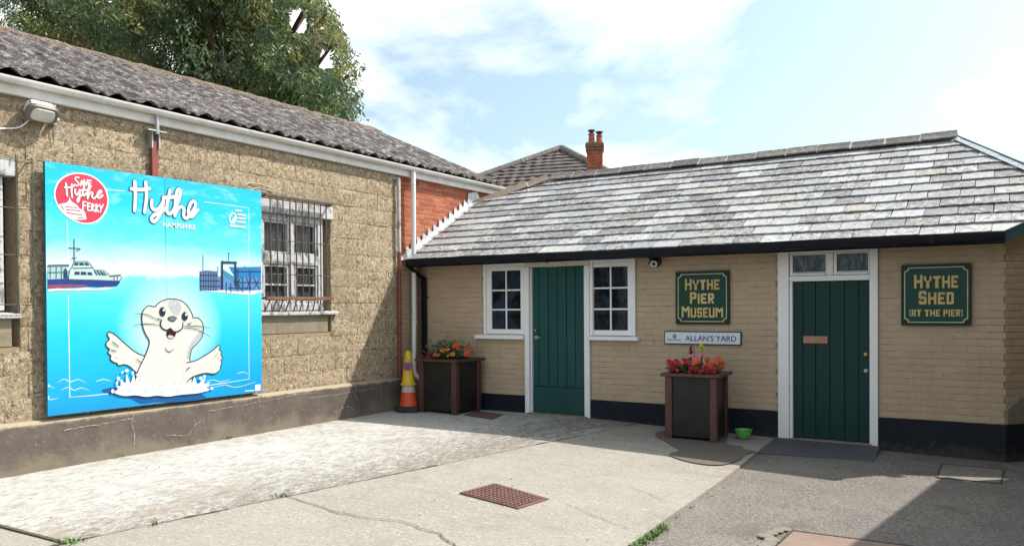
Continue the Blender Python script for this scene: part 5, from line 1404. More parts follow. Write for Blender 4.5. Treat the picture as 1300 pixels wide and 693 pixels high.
def seaside_board():
    B = thing('seaside_board', (-7.86, 5.49, .5), 'large turquoise printed board of a cartoon seal, ferry and pier lettered Hythe', 'sign')
    XF = -7.83
    def panel(y0, y1, z0, z1):
        mb = MB()
        mb.prism([(XF, y0[0], z0[0]), (XF, y1[0], z0[1]), (XF, y1[1], z1[1]), (XF, y0[1], z1[0])], (-.035, 0, 0))
        mb.mi = [1 if i > 1 else 0 for i in range(len(mb.f))]
        return mb.build('panel', ['board_print', 'board_edge'], B)
    pL = panel((4.198, 4.205), (5.478, 5.478), (.513, .512), (2.936, 2.944)); pR = panel((5.482, 5.482), (6.775, 6.800), (.512, .510), (2.944, 2.953))
    for y, z in ((4.5, .7), (4.5, 2.7), (6.5, .7), (6.5, 2.7)):
        mb = MB(); mb.box(-7.92, XF - .036, y - .03, y + .03, z - .2, z + .2); mb.build('batten', 'board_edge', B)
    lay = [0]
    def P(y, z, l): return (XF + .0012 * l, y, z)
    def fill(pts, l, name, m, par=B, k=0):
        if k: pts = smooth_loop(pts, k)
        mb = MB(); mb.add([P(y, z, l) for y, z in pts], [tuple(range(len(pts)))]); o = mb.build(name, m, par); tri(o); return o
    def fills(polys, l, name, m, par=B, k=0):
        mb = MB()
        for pts in polys:
            if k: pts = smooth_loop(pts, k)
            mb.add([P(y, z, l) for y, z in pts], [tuple(range(len(pts)))])
        o = mb.build(name, m, par); tri(o); return o
    def strokes(lines, w, l, name, m, par=B, k=4, closed=False, taper=0, cap=True):
        """brush strokes: ribbons with round ends; each stroke a hair in front of the last"""
        mb = MB()
        for q, pts in enumerate(lines):
            p = smooth_loop(pts, k, closed) if (len(pts) > 2 and k) else list(pts)
            if closed: p = p + [p[0], p[1]]
            vs = []; n = len(p)
            for i in range(n):
                a = Vector(p[max(i - 1, 0)]); b = Vector(p[min(i + 1, n - 1)]); d = (b - a)
                d = d.normalized() if d.length > 1e-6 else Vector((1, 0))
                ww = w / 2 * (1 - taper * abs(2 * i / max(1, n - 1) - 1) ** 2)
                vs += [P(p[i][0] - d.y * ww, p[i][1] + d.x * ww, l + .12 * q + .004 * i), P(p[i][0] + d.y * ww, p[i][1] - d.x * ww, l + .12 * q + .004 * i)]
            mb.add(vs, [(2 * i, 2 * i + 1, 2 * i + 3, 2 * i + 2) for i in range(n - 1)])
            if cap and not closed and not taper:
                for e, f in ((0, 1), (-1, -2)):
                    c = p[e]
                    mb.add([P(c[0] + w / 2 * math.cos(a), c[1] + w / 2 * math.sin(a), l + .12 * q + .06 + .004 * n) for a in [2 * PI * j / 10 for j in range(10)]], [tuple(range(10))])
        return mb.build(name, m, par, fix=False)
    def each(lines, w, l, name, m, par=B, k=4, **kw):
        for q, pts in enumerate(lines): strokes([pts], w, l + .12 * q, name, m, par, k, **kw)
    A = ART
    # thin white frame line and little waves
    each(A['border'], .008, 1, 'border_line', 'print_white', k=0, cap=False)
    each([[(max(y, 4.21), z) for y, z in q] for q in A['waves']], .007, 1, 'wave_line', 'print_white', k=5, taper=.7)
    fill(A['deep'], 1.5, 'sea_shadow', 'print_deep', k=4)
    # seal
    sb = fill(A['body'], 6, 'printed_seal', 'print_seal', k=4)
    fill(A['flip_left'], 4, 'flipper', 'print_seal', sb, 4); fill(A['flip_right'], 7, 'flipper', 'print_seal', sb, 4)
    strokes([A['flip_left'][:-1]], .011, 4.6, 'outline', 'print_line', sb, 4)
    strokes([A['body']], .011, 6.6, 'outline', 'print_line', sb, 4)
    fill(smooth_loop([(y, z) for y, z in A['flip_right']], 4), 7.6, 'flipper_cover', 'print_seal', sb)
    strokes([A['flip_right'][:-2]], .011, 8.2, 'outline', 'print_line', sb, 4)
    e = A['eyes']
    # soft grey on brow and neck
    fill([(5.50, 1.60), (5.56, 1.625), (5.63, 1.60), (5.66, 1.53), (5.61, 1.455), (5.55, 1.48), (5.51, 1.53)], 6.8, 'brow_shade', 'print_seal_shade', sb, 4)
    fill([(5.80, 1.10), (5.86, 1.16), (5.915, 1.22), (5.93, 1.30), (5.88, 1.26), (5.82, 1.20), (5.76, 1.12), (5.72, .98), (5.77, .98)], 6.8, 'neck_shade', 'print_seal_shade', sb, 4)
    def oval(c, rx, rz, n=16): return [(c[0] + rx * math.cos(2 * PI * i / n), c[1] + rz * math.sin(2 * PI * i / n)) for i in range(n)]
    for c, rx, rz in ((e[0], .038, .052), (e[1], .039, .050)):
        fill(oval(c, rx, rz), 9.5, 'eye', 'print_line', sb); fill(oval((c[0] - .004, c[1] - .006), rx * .72, rz * .72), 10, 'iris', 'print_eye', sb)
        fill(oval((c[0] + .004, c[1] - .004), rx * .40, rz * .42), 10.5, 'pupil', 'print_line', sb); fill(oval((c[0] + .016, c[1] + .020), .013, .016, 8), 11, 'glint', 'print_white', sb)
    fill(A['mouth'], 9.5, 'mouth', 'print_mouth', sb, 3); fill(A['tongue'], 10, 'tongue', 'print_tongue', sb, 3)
    fill(A['muzzle'], 10.4, 'muzzle', 'print_seal', sb, 3); strokes([A['muzzle_line']], .014, 10.8, 'outline', 'print_line', sb, 4)
    fill(A['nose'], 11.5, 'nose', 'print_nose', sb, 3)
    strokes([A['nose'] + [A['nose'][0]]], .008, 12, 'outline', 'print_line', sb, 0)
    each(A['marks'][:10] + A['marks'][12:], .010, 11, 'crease_line', 'print_line', sb, 4, taper=.7)
    each(A['whisk'], .008, 12.5, 'whisker', 'print_line', sb, 5, taper=.7)
    dots = []
    for c in ((5.50, 1.585), (5.54, 1.60), (5.585, 1.59), (5.525, 1.57), (5.565, 1.575)): dots.append(oval(c, .008, .008, 6))
    [fill(q, 7.4, 'freckle', 'print_white', sb) for q in dots]
    sp = fill(A['splash'], 13.5, 'printed_splash', 'print_white', k=4)
    [fill([(c[0] + (y - c[0]) * .55, c[1] + (z - c[1]) * .7) for y, z in q], 14, 'foam', 'print_foam', sp, 3) for q in A['foam'] for c in [(sum(p[0] for p in q) / 3, sum(p[1] for p in q) / 3)]]
    [fill(q, 14, 'droplet', 'print_white', sp) for q in [oval(c, .012 + .006 * (i % 3), .016 + .006 * (i % 2), 8) for i, c in enumerate(A['drops'])]]
    # ferry
    cl = lambda pts: [(max(y, 4.212), z) for y, z in pts]
    h = fill(cl(A['hull']), 2, 'printed_ferry', 'print_navy'); fill(cl(A['hullred']), 2.6, 'hull_stripe', 'print_red', h)
    fill(cl(A['deck']), 2.6, 'deck', 'print_deck', h); fill(cl(A['roofline']), 3.2, 'deck_roof', 'print_grey', h)
    fill(A['cabin'], 3, 'cabin', 'print_cabin', h); strokes([A['cabin'] + [A['cabin'][0]]], .010, 3.6, 'outline', 'print_grey', h, 0)
    [fill(q, 4, 'window', 'print_window', h) for q in A['win1'] + A['win2'] + A['win3']]
    fill(A['figure'], 3.4, 'figure', 'print_window', h); each([cl(q) for q in A['posts'] + A['rails']], .008, 4.6, 'rail', 'print_grey', h, 0, cap=False)
    each(A['mast'], .010, 3.6, 'mast', 'print_grey', h, 0, cap=False); fill(cl(A['ferrywash']), 3, 'wash', 'print_white', h)
    # pier
    p = fill(A['pbody'], 2, 'printed_pier', 'print_pier'); fill(A['piles'], 2.6, 'piles', 'print_pile', p)
    fill(A['proof'], 2.8, 'pier_roof', 'print_roof', p); fill(A['gang'], 3.4, 'gangway', 'print_gang', p)
    each(A['pilelines'], .009, 3.6, 'pile_line', 'print_pileline', p, 0, cap=False); each(A['poles'], .009, 3, 'pole', 'print_grey', p, 0, cap=False)
    each(A['plines'], .008, 5, 'brace', 'print_pileline', p, 0, cap=False); each(A['gantry'], .024, 7, 'gantry', 'print_pileline', p, 0, cap=False); fill(A['pwash'], 2.5, 'wash', 'print_white', p, 2)
    # title
    t = strokes(A['title'], .056, 3, 'title_outline', 'print_outline', B, 6); strokes(A['title'], .038, 7, 'title_lettering', 'print_white', t, 6)
    (ya, za), (yb, zb), (yc, zc), (yd, zd) = A['hants']
    font_mesh('HAMPSHIRE', ya, yb, (zc + zd) / 2 + .004, (za + zb) / 2 - .006, (XF + .004, 0, 0), (0, 1, 0), (0, 0, 1), 'print_white', 'lettering', B, bold=.02)
    # maker's marks, top right
    lo = strokes([A['logo_o']], .020, 3, 'logo', 'print_white', B, 4, closed=True); each(A['logo_bars'], .022, 3.6, 'logo_line', 'print_white', lo, 0, cap=False)
    fill(A['whitetag'], 3, 'tag', 'print_white'); strokes([A['tagline']], .012, 3, 'tag_line', 'print_white', k=0, cap=False)
    # round red badge
    c = A['seal_circle']
    o1 = fill([(4.555 + (y - 4.555) * 1.06, 2.62 + (z - 2.62) * 1.06) for y, z in c], 2, 'round_badge', 'print_white', k=3); fill(c, 2.7, 'badge_face', 'print_pink', o1, 3)
    fill([(max(min(y, 4.81), 4.31), z) for y, z in A['boatw']], 3.2, 'badge_ferry', 'print_white', o1, 0); each(A['boatr'], .009, 3.9, 'badge_line', 'print_pink', o1, 0, cap=False)
    each(A['save'] + A['ferry'], .014, 4, 'letter_stroke', 'print_white', o1, 3); strokes(A['sh'], .018, 6.5, 'badge_lettering', 'print_white', o1, 5)
seaside_board()

# ------------------------------------------------------------------ house and chimney behind
def house():
    B = thing('tiled_house', (-11, 22, 0), 'house behind with a brown tiled hipped roof and a red chimney', 'house')
    ap = Vector((-11.12, 20.6, 6.02))
    ang = R(14)
    def pt(a, b, z): return Vector((ap.x + a * math.cos(ang) - b * math.sin(ang), ap.y + a * math.sin(ang) + b * math.cos(ang), z))
    W_, D0, DZ = 3.9, 3.3, 1.95
    crn = [pt(-W_, -D0, ap.z - DZ), pt(W_ * .8, -D0, ap.z - DZ), pt(W_ * .8, D0, ap.z - DZ), pt(-W_, D0, ap.z - DZ)]
    mb = MB(); q = [pt(-W_ + .3, -D0 + .3, 0), pt(W_ * .8 - .3, -D0 + .3, 0), pt(W_ * .8 - .3, D0 - .3, 0), pt(-W_ + .3, D0 - .3, 0)]
    mb.prism(q, (0, 0, ap.z - DZ)); mb.build('wall', 'house_wall', B)
    rf = None; mb = MB()
    mb.add([ap] + crn, [(0, 1, 2), (0, 2, 3), (0, 3, 4), (0, 4, 1)])
    rf = mb.build('roof', 'brown_tile', B)
    # courses of single-lap tiles: real steps and rolls on the two faces in view
    for (a, b) in ((crn[0], crn[1]), (crn[1], crn[2])):
        nrm = (b - a).cross(ap - a).normalized()
        if nrm.z < 0: nrm = -nrm
        rows = 15; mb = MB()
        for r_ in range(rows):
            t0, t1 = r_ / rows, (r_ + 1) / rows
            l0, l1 = a.lerp(ap, t0), b.lerp(ap, t0); u0, u1 = a.lerp(ap, t1), b.lerp(ap, t1)
            n = max(2, int((l1 - l0).length / .15)); vs = []
            for i in range(n + 1):
                f = i / n; x = f * (l1 - l0).length
                h = .045 + .03 * abs(math.sin(PI * x / .30)) + rnd.uniform(-.006, .006)
                vs += [l0.lerp(l1, f) + nrm * .004, l0.lerp(l1, f) + nrm * h, u0.lerp(u1, f) + nrm * (h - .03)]
            mb.add(vs, [(i * 3 + k, i * 3 + 3 + k, i * 3 + 4 + k, i * 3 + 1 + k) for i in range(n) for k in range(2)])
        o = mb.build('roof_tiles', 'brown_tile', rf, fix=False); o['kind'] = 'stuff'
    for c in crn:
        mb = MB(); n = 8; d = (ap - c)
        for i in range(n): mb.tube([c + d * (i / n) + Vector((0, 0, .04)), c + d * ((i + .97) / n) + Vector((0, 0, .04))], .12, 8)
        mb.build('hip_tiles', 'ridge_tile', rf, smooth=True)
    # lower wing to the left with its own ridge
    w0, w1 = pt(-5.6, .6, 5.40), pt(-1.5, .4, 5.42)
    mb = MB(); f = Vector((.35, -2.2, -1.3)); bk = Vector((-.35, 2.2, -1.3))
    mb.add([w0, w1, w1 + f, w0 + f, w1 + bk, w0 + bk], [(0, 3, 2, 1), (0, 1, 4, 5), (0, 5, 3), (1, 2, 4)]); mb.build('wing_roof', 'brown_tile', B)
    mb = MB(); mb.tube([w0 + Vector((0, 0, .03)), w1 + Vector((0, 0, .03))], .11, 8); mb.build('wing_ridge', 'ridge_tile', B, smooth=True)
    mb = MB(); mb.prism([w0 + f * .9, w1 + f * .9, w1 + bk * .9, w0 + bk * .9], (0, 0, -4.2)); mb.build('wing_wall', 'house_wall', B)
    # chimney
    cx_, cy_ = -8.40, 17.2; ca = R(24)
    def cq(w_, z): return [(cx_ + (a * math.cos(ca) - b * math.sin(ca)) * w_, cy_ + (a * math.sin(ca) + b * math.cos(ca)) * w_, z) for a, b in ((-1, -1), (1, -1), (1, 1), (-1, 1))]
    mb = MB(); mb.prism(cq(.175, 3.0), (0, 0, 2.14)); ch = mb.build('chimney', 'chimney_brick', B)
    for z in [3.9 + .078 * i for i in range(16)]:
        mb = MB(); mb.prism(cq(.180 + .002 * (int(z * 13) % 2), z), (0, 0, .066)); mb.build('brick_course', 'chimney_brick', ch)
    mb = MB(); mb.prism(cq(.205, 5.145), (0, 0, .07)); mb.prism(cq(.215, 5.217), (0, 0, .09)); mb.prism(cq(.19, 5.309), (0, 0, .03)); mb.build('corbel', 'chimney_cap', ch, bevel=.008)
    for a, b, h in ((-.07, -.03, .23), (.09, .06, .19)):
        p = (cx_ + a, cy_ + b, 5.335); mb = MB(); mb.lathe([(.075, 0), (.068, h * .6), (.062, h * .8), (.075, h * .85), (.075, h)], p, 14); po = mb.build('chimney_pot', 'terracotta', ch, smooth=True)
        mb = MB(); mb.lathe([(.05, h), (.05, h + .05), (.085, h + .055), (.085, h + .085), (.01, h + .10)], p, 12); mb.build('cowl', 'black_metal', po, smooth=True)
    # low wing the chimney rises from
    mb = MB(); mb.prism([(-10.6, 16.6, 0), (-7.0, 16.6, 0), (-7.0, 18.6, 0), (-10.6, 18.6, 0)], (0, 0, 3.3)); mb.build('rear_wall', 'house_wall', B)
    mb = MB(); mb.prism([(-10.8, 16.3, 3.2), (-10.8, 17.6, 4.1), (-10.8, 18.9, 3.2)], (4.1, 0, 0)); mb.build('rear_roof', 'brown_tile', B)
house()

# ------------------------------------------------------------------ the gum tree behind the block building
def gum_tree():
    base = Vector((-24, 20, 0))
    B = thing('gum_tree', base, 'big spreading evergreen tree with narrow drooping leaves behind the corrugated roof', 'tree')
    rt_ = random.Random(21)
    mb = MB(); trunk = [base + Vector((0, 0, -.1)), base + Vector((.1, 0, 1.6)), base + Vector((.35, -.1, 3.4)), base + Vector((.3, -.4, 5.2))]
    mb.tube(smooth_loop([tuple(p) for p in trunk], 4, False), [.62 - .022 * i for i in range(13)], 12); mb.build('trunk', 'gum_bark', B, smooth=True)
    fork = trunk[-1]
    clumps = []
    # limbs spread; ends carry leaf sprays. main ends chosen to give the outline seen from the yard
    ends = []
    for k in range(30):
        a = 2 * PI * k / 30 * 5 + rt_.uniform(-.3, .3); r = rt_.uniform(2.5, 8.8); z = 13.6 - (r / 9.3) ** 2 * 5.2 + rt_.uniform(-1.6, 1.0)
        ends.append(base + Vector((r * math.cos(a), r * math.sin(a) * .75 - .5, z)))
    for p in ((-17.3, 17.2, 10.0), (-16.3, 16.9, 9.2), (-15.7, 16.8, 8.1), (-15.2, 16.6, 6.9), (-15.6, 16.4, 6.2), (-16.6, 16.6, 7.4), (-17.6, 16.6, 8.4), (-18.3, 17.2, 9.4), (-18.4, 17, 7.3), (-19.3, 17.5, 10.6), (-20.5, 17.2, 9.2),
              (-20.8, 17, 7.6), (-22.5, 16.5, 8.2), (-24, 16, 8.6), (-26, 15.6, 9.0), (-28, 15.4, 9.6), (-30, 15.6, 10.0), (-31.5, 15.8, 9.0), (-22, 16.6, 10.8), (-24.5, 16.2, 11.2), (-27.5, 16, 11.8), (-30.5, 16, 12.2), (-19.0, 17.4, 12.2), (-17.9, 17.3, 11.0), (-26, 15.4, 7.0), (-22.8, 16, 6.6), (-29.5, 15.4, 7.4)):
        ends.append(Vector(p) + Vector((rt_.uniform(-.2, .2), rt_.uniform(-.3, .5), rt_.uniform(-.2, .2))))
    def inside(p, g=12):
        # the crown ends where the open sky begins on its right, and two gaps let the sky through
        q = (p - Vector((0, 0, CAM_H))); k = q.dot(fw)
        u = 650 + 1028.97 * q.dot(rt) / k; v = 403.5 - 1028.97 * q.dot(up) / k
        lim = 395 + 45 * min(1, max(0, (v + 40) / 75)) + 22 * min(1, max(0, (v - 35) / 60))
        return u < lim - g and not (366 < u < 392 and 8 < v < 42) and not (402 < u < 424 and 58 < v < 86)
    ends = [e for e in ends if inside(e, 0)]
    for i, e in enumerate(ends):
        m1 = fork.lerp(e, .38) + Vector((rt_.uniform(-.6, .6), rt_.uniform(-.6, .6), rt_.uniform(.1, .8))); m2 = fork.lerp(e, .72) + Vector((rt_.uniform(-.5, .5), rt_.uniform(-.5, .5), rt_.uniform(-.2, .6)))
        path = smooth_loop([tuple(fork), tuple(m1), tuple(m2), tuple(e)], 4, False)
        mb = MB(); mb.tube(path, [max(.045, .23 * (1 - j / len(path)) ** .9) for j in range(len(path))], 6); mb.build('branch', 'gum_bark', B, smooth=True)
        for j in (7, 9, 11, 12): clumps.append((Vector(path[j]), .55 + .09 * (j - 4)))
        for q in range(6):
            o = Vector((rt_.gauss(0, .75), rt_.gauss(0, .7), rt_.gauss(0, .55))); clumps.append((e + o, rt_.uniform(.45, .95)))
    clumps = [(c, r) for c, r in clumps if inside(c, 20)]
    # leaves: narrow blades hanging from sprays, dark and light sprays side by side
    vs, fs, tone = [], [], []
    pal = [(.075, .125, .06), (.115, .175, .065), (.17, .225, .07), (.26, .265, .075), (.105, .155, .095), (.27, .22, .10)]
    for c, rad in clumps:
        ct = rt_.choices(range(6), (4, 4, 4, 2.4, 2, .6))[0]
        sub = [c + Vector((rt_.gauss(0, .55), rt_.gauss(0, .55), rt_.gauss(0, .45))) * rad for _ in range(int(12 * rad + 4))]
        for s_ in sub:
            st = ct if rt_.random() < .7 else rt_.choices(range(6), (3, 4, 3, 2, 2, .6))[0]
            for _ in range(24):
                p = s_ + Vector((rt_.gauss(0, .17), rt_.gauss(0, .17), rt_.gauss(0, .15)))
                if not inside(p, 4 + 14 * mnoise.noise(p * 1.3)): continue
                d = Vector((rt_.gauss(0, .6), rt_.gauss(0, .6), -.8 + rt_.gauss(0, .35))).normalized(); L = rt_.uniform(.14, .28)
                side = d.cross(Vector((rt_.gauss(0, 1), rt_.gauss(0, 1), rt_.gauss(0, .4)))).normalized() * rt_.uniform(.020, .036)
                k = len(vs); bend = Vector((rt_.gauss(0, .03), rt_.gauss(0, .03), 0))
                vs += [p, p + d * L * .45 + side + bend, p + d * L, p + d * L * .45 - side + bend]
                fs.append((k, k + 1, k + 2, k + 3)); t = pal[st]; v = rt_.uniform(.8, 1.25); tone += [(t[0] * v, t[1] * v, t[2] * v, 1)] * 4
    me = bpy.data.meshes.new('crown'); me.from_pydata([tuple(v - base) for v in vs], [], fs)
    ca_ = me.color_attributes.new('leaf_tone', 'FLOAT_COLOR', 'POINT'); ca_.data.foreach_set('color', [x for t in tone for x in t])
    me.materials.append(MATS['gum_leaf']); o = link('crown', me, B); o['kind'] = 'stuff'
    print('leaves', len(fs))
gum_tree()

# ------------------------------------------------------------------ things in the yard
def traffic_cone():
    z0 = .004; c = (-7.60, 9.30, z0)
    A = thing('traffic_cone', c, 'orange traffic cone with a pale band, standing against the corner under a yellow cone', 'traffic cone')
    mb = MB(); h = .19; pts = []
    for i in range(8): a = PI / 8 + PI / 4 * i + .12; pts.append((c[0] + h * math.cos(a) * 1.06, c[1] + h * math.sin(a) * 1.06, z0))
    mb.prism(pts, (0, 0, .05)); mb.lathe([(.165, .048), (.15, .075), (.135, .085)], c, 24); mb.build('base', 'cone_base', A, bevel=.006)
    mb = MB(); mb.lathe([(.135, .08), (.128, .10), (.1035, .285)], c, 28); mb.build('body', 'cone_orange', A, smooth=True)
    mb = MB(); mb.lathe([(.105, .283), (.0905, .38)], c, 28); mb.build('reflective_band', 'cone_white', A, smooth=True)
    mb = MB(); mb.lathe([(.089, .378), (.06, .56), (.035, .70)], c, 28); mb.build('upper_body', 'cone_orange', A, smooth=True)
    Y = thing('no_waiting_cone', (c[0], c[1], .38), 'yellow cone with a round red and blue badge, stuck on the orange cone', 'traffic cone')
    mb = MB(); mb.lathe([(.118, .385), (.120, .40), (.108, .41), (.100, .415), (.087, .50), (.066, .68), (.052, .80), (.048, .84), (.036, .865), (.034, .885), (.012, .89)], c, 28); mb.build('body', 'cone_yellow', Y, smooth=True)
    mb = MB(); mb.tube([(c[0] - .075, c[1] - .02, .835), (c[0] + .06, c[1] + .01, .84)], .006, 6); mb.build('pin', 'cone_yellow', Y)
    d = Vector((-c[0] * .0 + 7.6 - .0, -9.3, 0)).normalized(); d = Vector((.55, -.83, .18)).normalized(); u = Vector((.83, .55, 0)).normalized(); w_ = u.cross(d); w_ = w_ if w_.z > 0 else -w_
    o = Vector((c[0], c[1], .655)) + d * .080
    def disc(r, off, m, nm, poly=None):
        mb = MB(); n = 24; ps = [o + d * off + (u * math.cos(2 * PI * k / n) + w_ * math.sin(2 * PI * k / n)) * r for k in range(n)] if poly is None else poly
        mb.prism(ps, d * .004); return mb.build(nm, m, Y)
    disc(.064, -.008, 'badge_red', 'badge'); disc(.048, -.001, 'badge_blue', 'badge_face')
    a = (u - w_) .normalized() * .052; b = (u + w_).normalized() * .007
    disc(0, .0042, 'badge_red', 'badge_bar', [o + d * .0045 + a + b, o + d * .0045 + a - b, o + d * .0045 - a - b, o + d * .0045 - a + b])
traffic_cone()

def planter(cx_, cy_, z0, w_, dp, h, ang, label):
    B = thing('planter', (cx_, cy_, z0), label, 'planter', None)
    ca, sa = math.cos(ang), math.sin(ang)
    def tr(mb):
        mb.v = [(cx_ + x * ca - y * sa, cy_ + x * sa + y * ca, z0 + z) for x, y, z in mb.v]; return mb
    hw, hd, p = w_ / 2, dp / 2, .085
    for sx in (-1, 1):
        for sy in (-1, 1):
            mb = MB(); x = sx * (hw - p / 2); y = sy * (hd - p / 2); mb.box(x - p / 2, x + p / 2, y - p / 2, y + p / 2, 0, h - .036); tr(mb).build('post', 'mahogany', B, bevel=.006)
    for s_ in (-1, 1):
        mb = MB(); a, b = sorted((s_ * (hd - .040), s_ * (hd - .026))); mb.box(-hw + p, hw - p, a, b, .035, h - .04); tr(mb).build('side_panel', 'planter_panel', B)
        mb = MB(); a, b = sorted((s_ * (hw - .040), s_ * (hw - .026))); mb.box(a, b, -hd + p, hd - p, .035, h - .04); tr(mb).build('side_panel', 'planter_panel', B)
    r = .045; i = .045
    for s_ in (-1, 1):
        mb = MB(); a, b = sorted((s_ * (hd + r), s_ * (hd - i))); mb.prism([(-hw - r, s_ * (hd + r), h - .036), (hw + r, s_ * (hd + r), h - .036), (hw - i, s_ * (hd - i), h - .036), (-hw + i, s_ * (hd - i), h - .036)], (0, 0, .036)); tr(mb).build('rim', 'mahogany', B, bevel=.005)
        mb = MB(); mb.prism([(s_ * (hw + r), -hd - r, h - .0365), (s_ * (hw + r), hd + r, h - .0365), (s_ * (hw - i), hd - i, h - .0365), (s_ * (hw - i), -hd + i, h - .0365)], (0, 0, .036)); tr(mb).build('rim', 'mahogany', B, bevel=.005)
    mb = MB(); n = 10; g = []
    for a in range(n + 1):
        for b in range(n + 1):
            x = -hw + .04 + (w_ - .08) * a / n; y = -hd + .04 + (dp - .08) * b / n; g.append((x, y, h - .05 + .02 * mnoise.noise(Vector((x * 9, y * 9, cx_)))))
    mb.add(g, [(a * (n + 1) + b, (a + 1) * (n + 1) + b, (a + 1) * (n + 1) + b + 1, a * (n + 1) + b + 1) for a in range(n) for b in range(n)]); tr(mb).build('soil', 'soil', B, smooth='all')
    return lambda x, y, z: Vector((cx_ + x * ca - y * sa, cy_ + x * sa + y * ca, z0 + z))
fr = random.Random(5)
def leafy(mb, c, n, rad, L, wd, upz=.6):
    for _ in range(n):
        a = fr.uniform(0, 2 * PI); d = Vector((math.cos(a), math.sin(a), fr.uniform(-.1, 1) * upz * 2)).normalized(); s_ = d.cross(Vector((fr.gauss(0, .3), fr.gauss(0, .3), 1))).normalized()
        p = c + Vector((fr.gauss(0, rad * .5), fr.gauss(0, rad * .5), fr.uniform(0, rad))); l = L * fr.uniform(.6, 1.2); w_ = wd * fr.uniform(.7, 1.2); nn = s_.cross(d) * l * .12
        mb.add([p, p + d * l * .35 + s_ * w_ - nn, p + d * l * .75 + s_ * w_ * .7, p + d * l + nn * -1.5, p + d * l * .75 - s_ * w_ * .7, p + d * l * .35 - s_ * w_ - nn], [(0, 1, 2, 3), (0, 3, 4, 5)])
def flower_meshes(B, heads, m, eye=None, R_=.034, petals=7, ball=False):
    for p in heads:
        mb = MB(); ax = Vector((fr.gauss(.15, .35), fr.gauss(-.65, .35), .75)).normalized(); u = ax.cross(Vector((0, 0, 1))).normalized(); w_ = u.cross(ax); r0 = R_ * fr.uniform(.6, 1.1)
        layers = ((1, .2), (.78, .45), (.5, .8)) if ball else ((1, .12),)
        for sc, lift in layers:
            ph = fr.uniform(0, 1)
            for k in range(petals):
                a = 2 * PI * (k + ph) / petals; dr = u * math.cos(a) + w_ * math.sin(a); ts = (-u * math.sin(a) + w_ * math.cos(a)) * r0 * sc * .48
                c = Vector(p) + ax * lift * r0 * .6
                j = fr.uniform(-.15, .25) * r0
                mb.add([c, c + dr * r0 * sc * .6 + ts + ax * r0 * .12, c + dr * r0 * sc + ts * .4 + ax * j, c + dr * r0 * sc - ts * .4 + ax * j, c + dr * r0 * sc * .6 - ts + ax * r0 * .12], [(0, 1, 2, 3, 4)])
        fl = mb.build('flower', m, B, fix=False)
        if eye:
            mb = MB(); cc = Vector(p) + ax * r0 * .22; n = 7
            mb.add([cc + ax * .006] + [cc + (u * math.cos(2 * PI * k / n) + w_ * math.sin(2 * PI * k / n)) * r0 * .36 for k in range(n)], [(0, k + 1, (k + 1) % n + 1) for k in range(n)]); mb.build('flower_eye', eye, fl, fix=False)
def plant(loc, label, leaf, heads, m, eye=None, R_=.034, ball=False, n=70, rad=.11, L=.08, wd=.018, stalks=()):
    B = thing('flowering_plant', loc, label, 'plant')
    mb = MB(); leafy(mb, Vector(loc), n, rad, L, wd)
    for s_ in list(stalks) + list(heads):
        s_ = Vector(s_); mb.tube([Vector(loc) + Vector(((s_.x - loc[0]) * .4, (s_.y - loc[1]) * .4, 0)), s_], .004, 4)
    mb.build('foliage', leaf, B, fix=False)
    flower_meshes(B, heads, m, eye, R_, 7, ball)
    return B
def heads(tr_, x0, x1, y0, y1, z0, z1, n):
    return [tuple(tr_(fr.uniform(x0, x1), fr.uniform(y0, y1), fr.uniform(z0, z1))) for _ in range(n)]

t1 = planter(-7.06, 9.60, .005, .70, .60, .775, R(-3.5), 'square wooden planter with black panels beside the traffic cones, left of the museum door')
plant(tuple(t1(-.17, -.08, .74)), 'dark crimson flowers low on the left of the planter by the cones', 'leaf_green', heads(t1, -.33, -.10, -.27, .10, .78, .88, 26), 'petal_dark_red', None, .036, True, 60)
plant(tuple(t1(-.06, -.02, .80)), 'grey-green leafy plant standing tallest in the planter by the cones', 'leaf_grey', [tuple(t1(.02, .02, 1.09)), tuple(t1(-.07, .02, 1.12))], 'petal_pink', None, .022, False, 260, .20, .10, .020, stalks=[tuple(t1(-.12, .0, 1.0)), tuple(t1(.05, .0, 1.0))])
plant(tuple(t1(.08, -.12, .74)), 'amber pansies with dark eyes at the front of the planter by the cones', 'leaf_green', [tuple(t1(x, y, z)) for x, y, z in ((.03, -.20, .90), (.09, -.22, .86), (.06, -.18, .95), (.13, -.2, .91), (.17, -.24, .83), (.22, -.2, .85), (-.03, -.24, .82), (-.08, -.24, .84))], 'petal_amber', 'flower_eye', .042, False, 60)
plant(tuple(t1(.22, -.03, .74)), 'orange flowers on the right of the planter by the cones', 'leaf_green', [tuple(t1(x, y, z)) for x, y, z in ((.16, -.08, .96), (.21, -.05, .98), (.24, -.10, .93), (.13, -.04, .95), (.28, .08, .96), (.30, .12, .92), (.31, .05, .88), (.33, -.02, .84))], 'petal_orange', None, .050, True, 80)
t2 = planter(-3.245, 9.37, -.045, .615, .545, .775, R(3.6), 'square wooden planter with dark panels under the street nameplate')
plant(tuple(t2(-.18, -.04, .74)), 'bright red begonias on the left of the planter under the nameplate', 'leaf_green', heads(t2, -.31, -.03, -.27, .15, .79, .92, 60), 'petal_red', None, .034, True, 60)
plant(tuple(t2(-.01, -.03, .74)), 'pink and white flowers in the middle of the planter under the nameplate', 'leaf_green', heads(t2, -.07, .06, -.18, .08, .84, .99, 20), 'petal_pink', None, .026, False, 50, stalks=[tuple(t2(-.03, .0, 1.08))])
plant(tuple(t2(.14, -.04, .74)), 'orange flowers on the right of the planter under the nameplate', 'leaf_green', heads(t2, .0, .30, -.24, .15, .80, .945, 42), 'petal_orange', None, .032, True, 60)
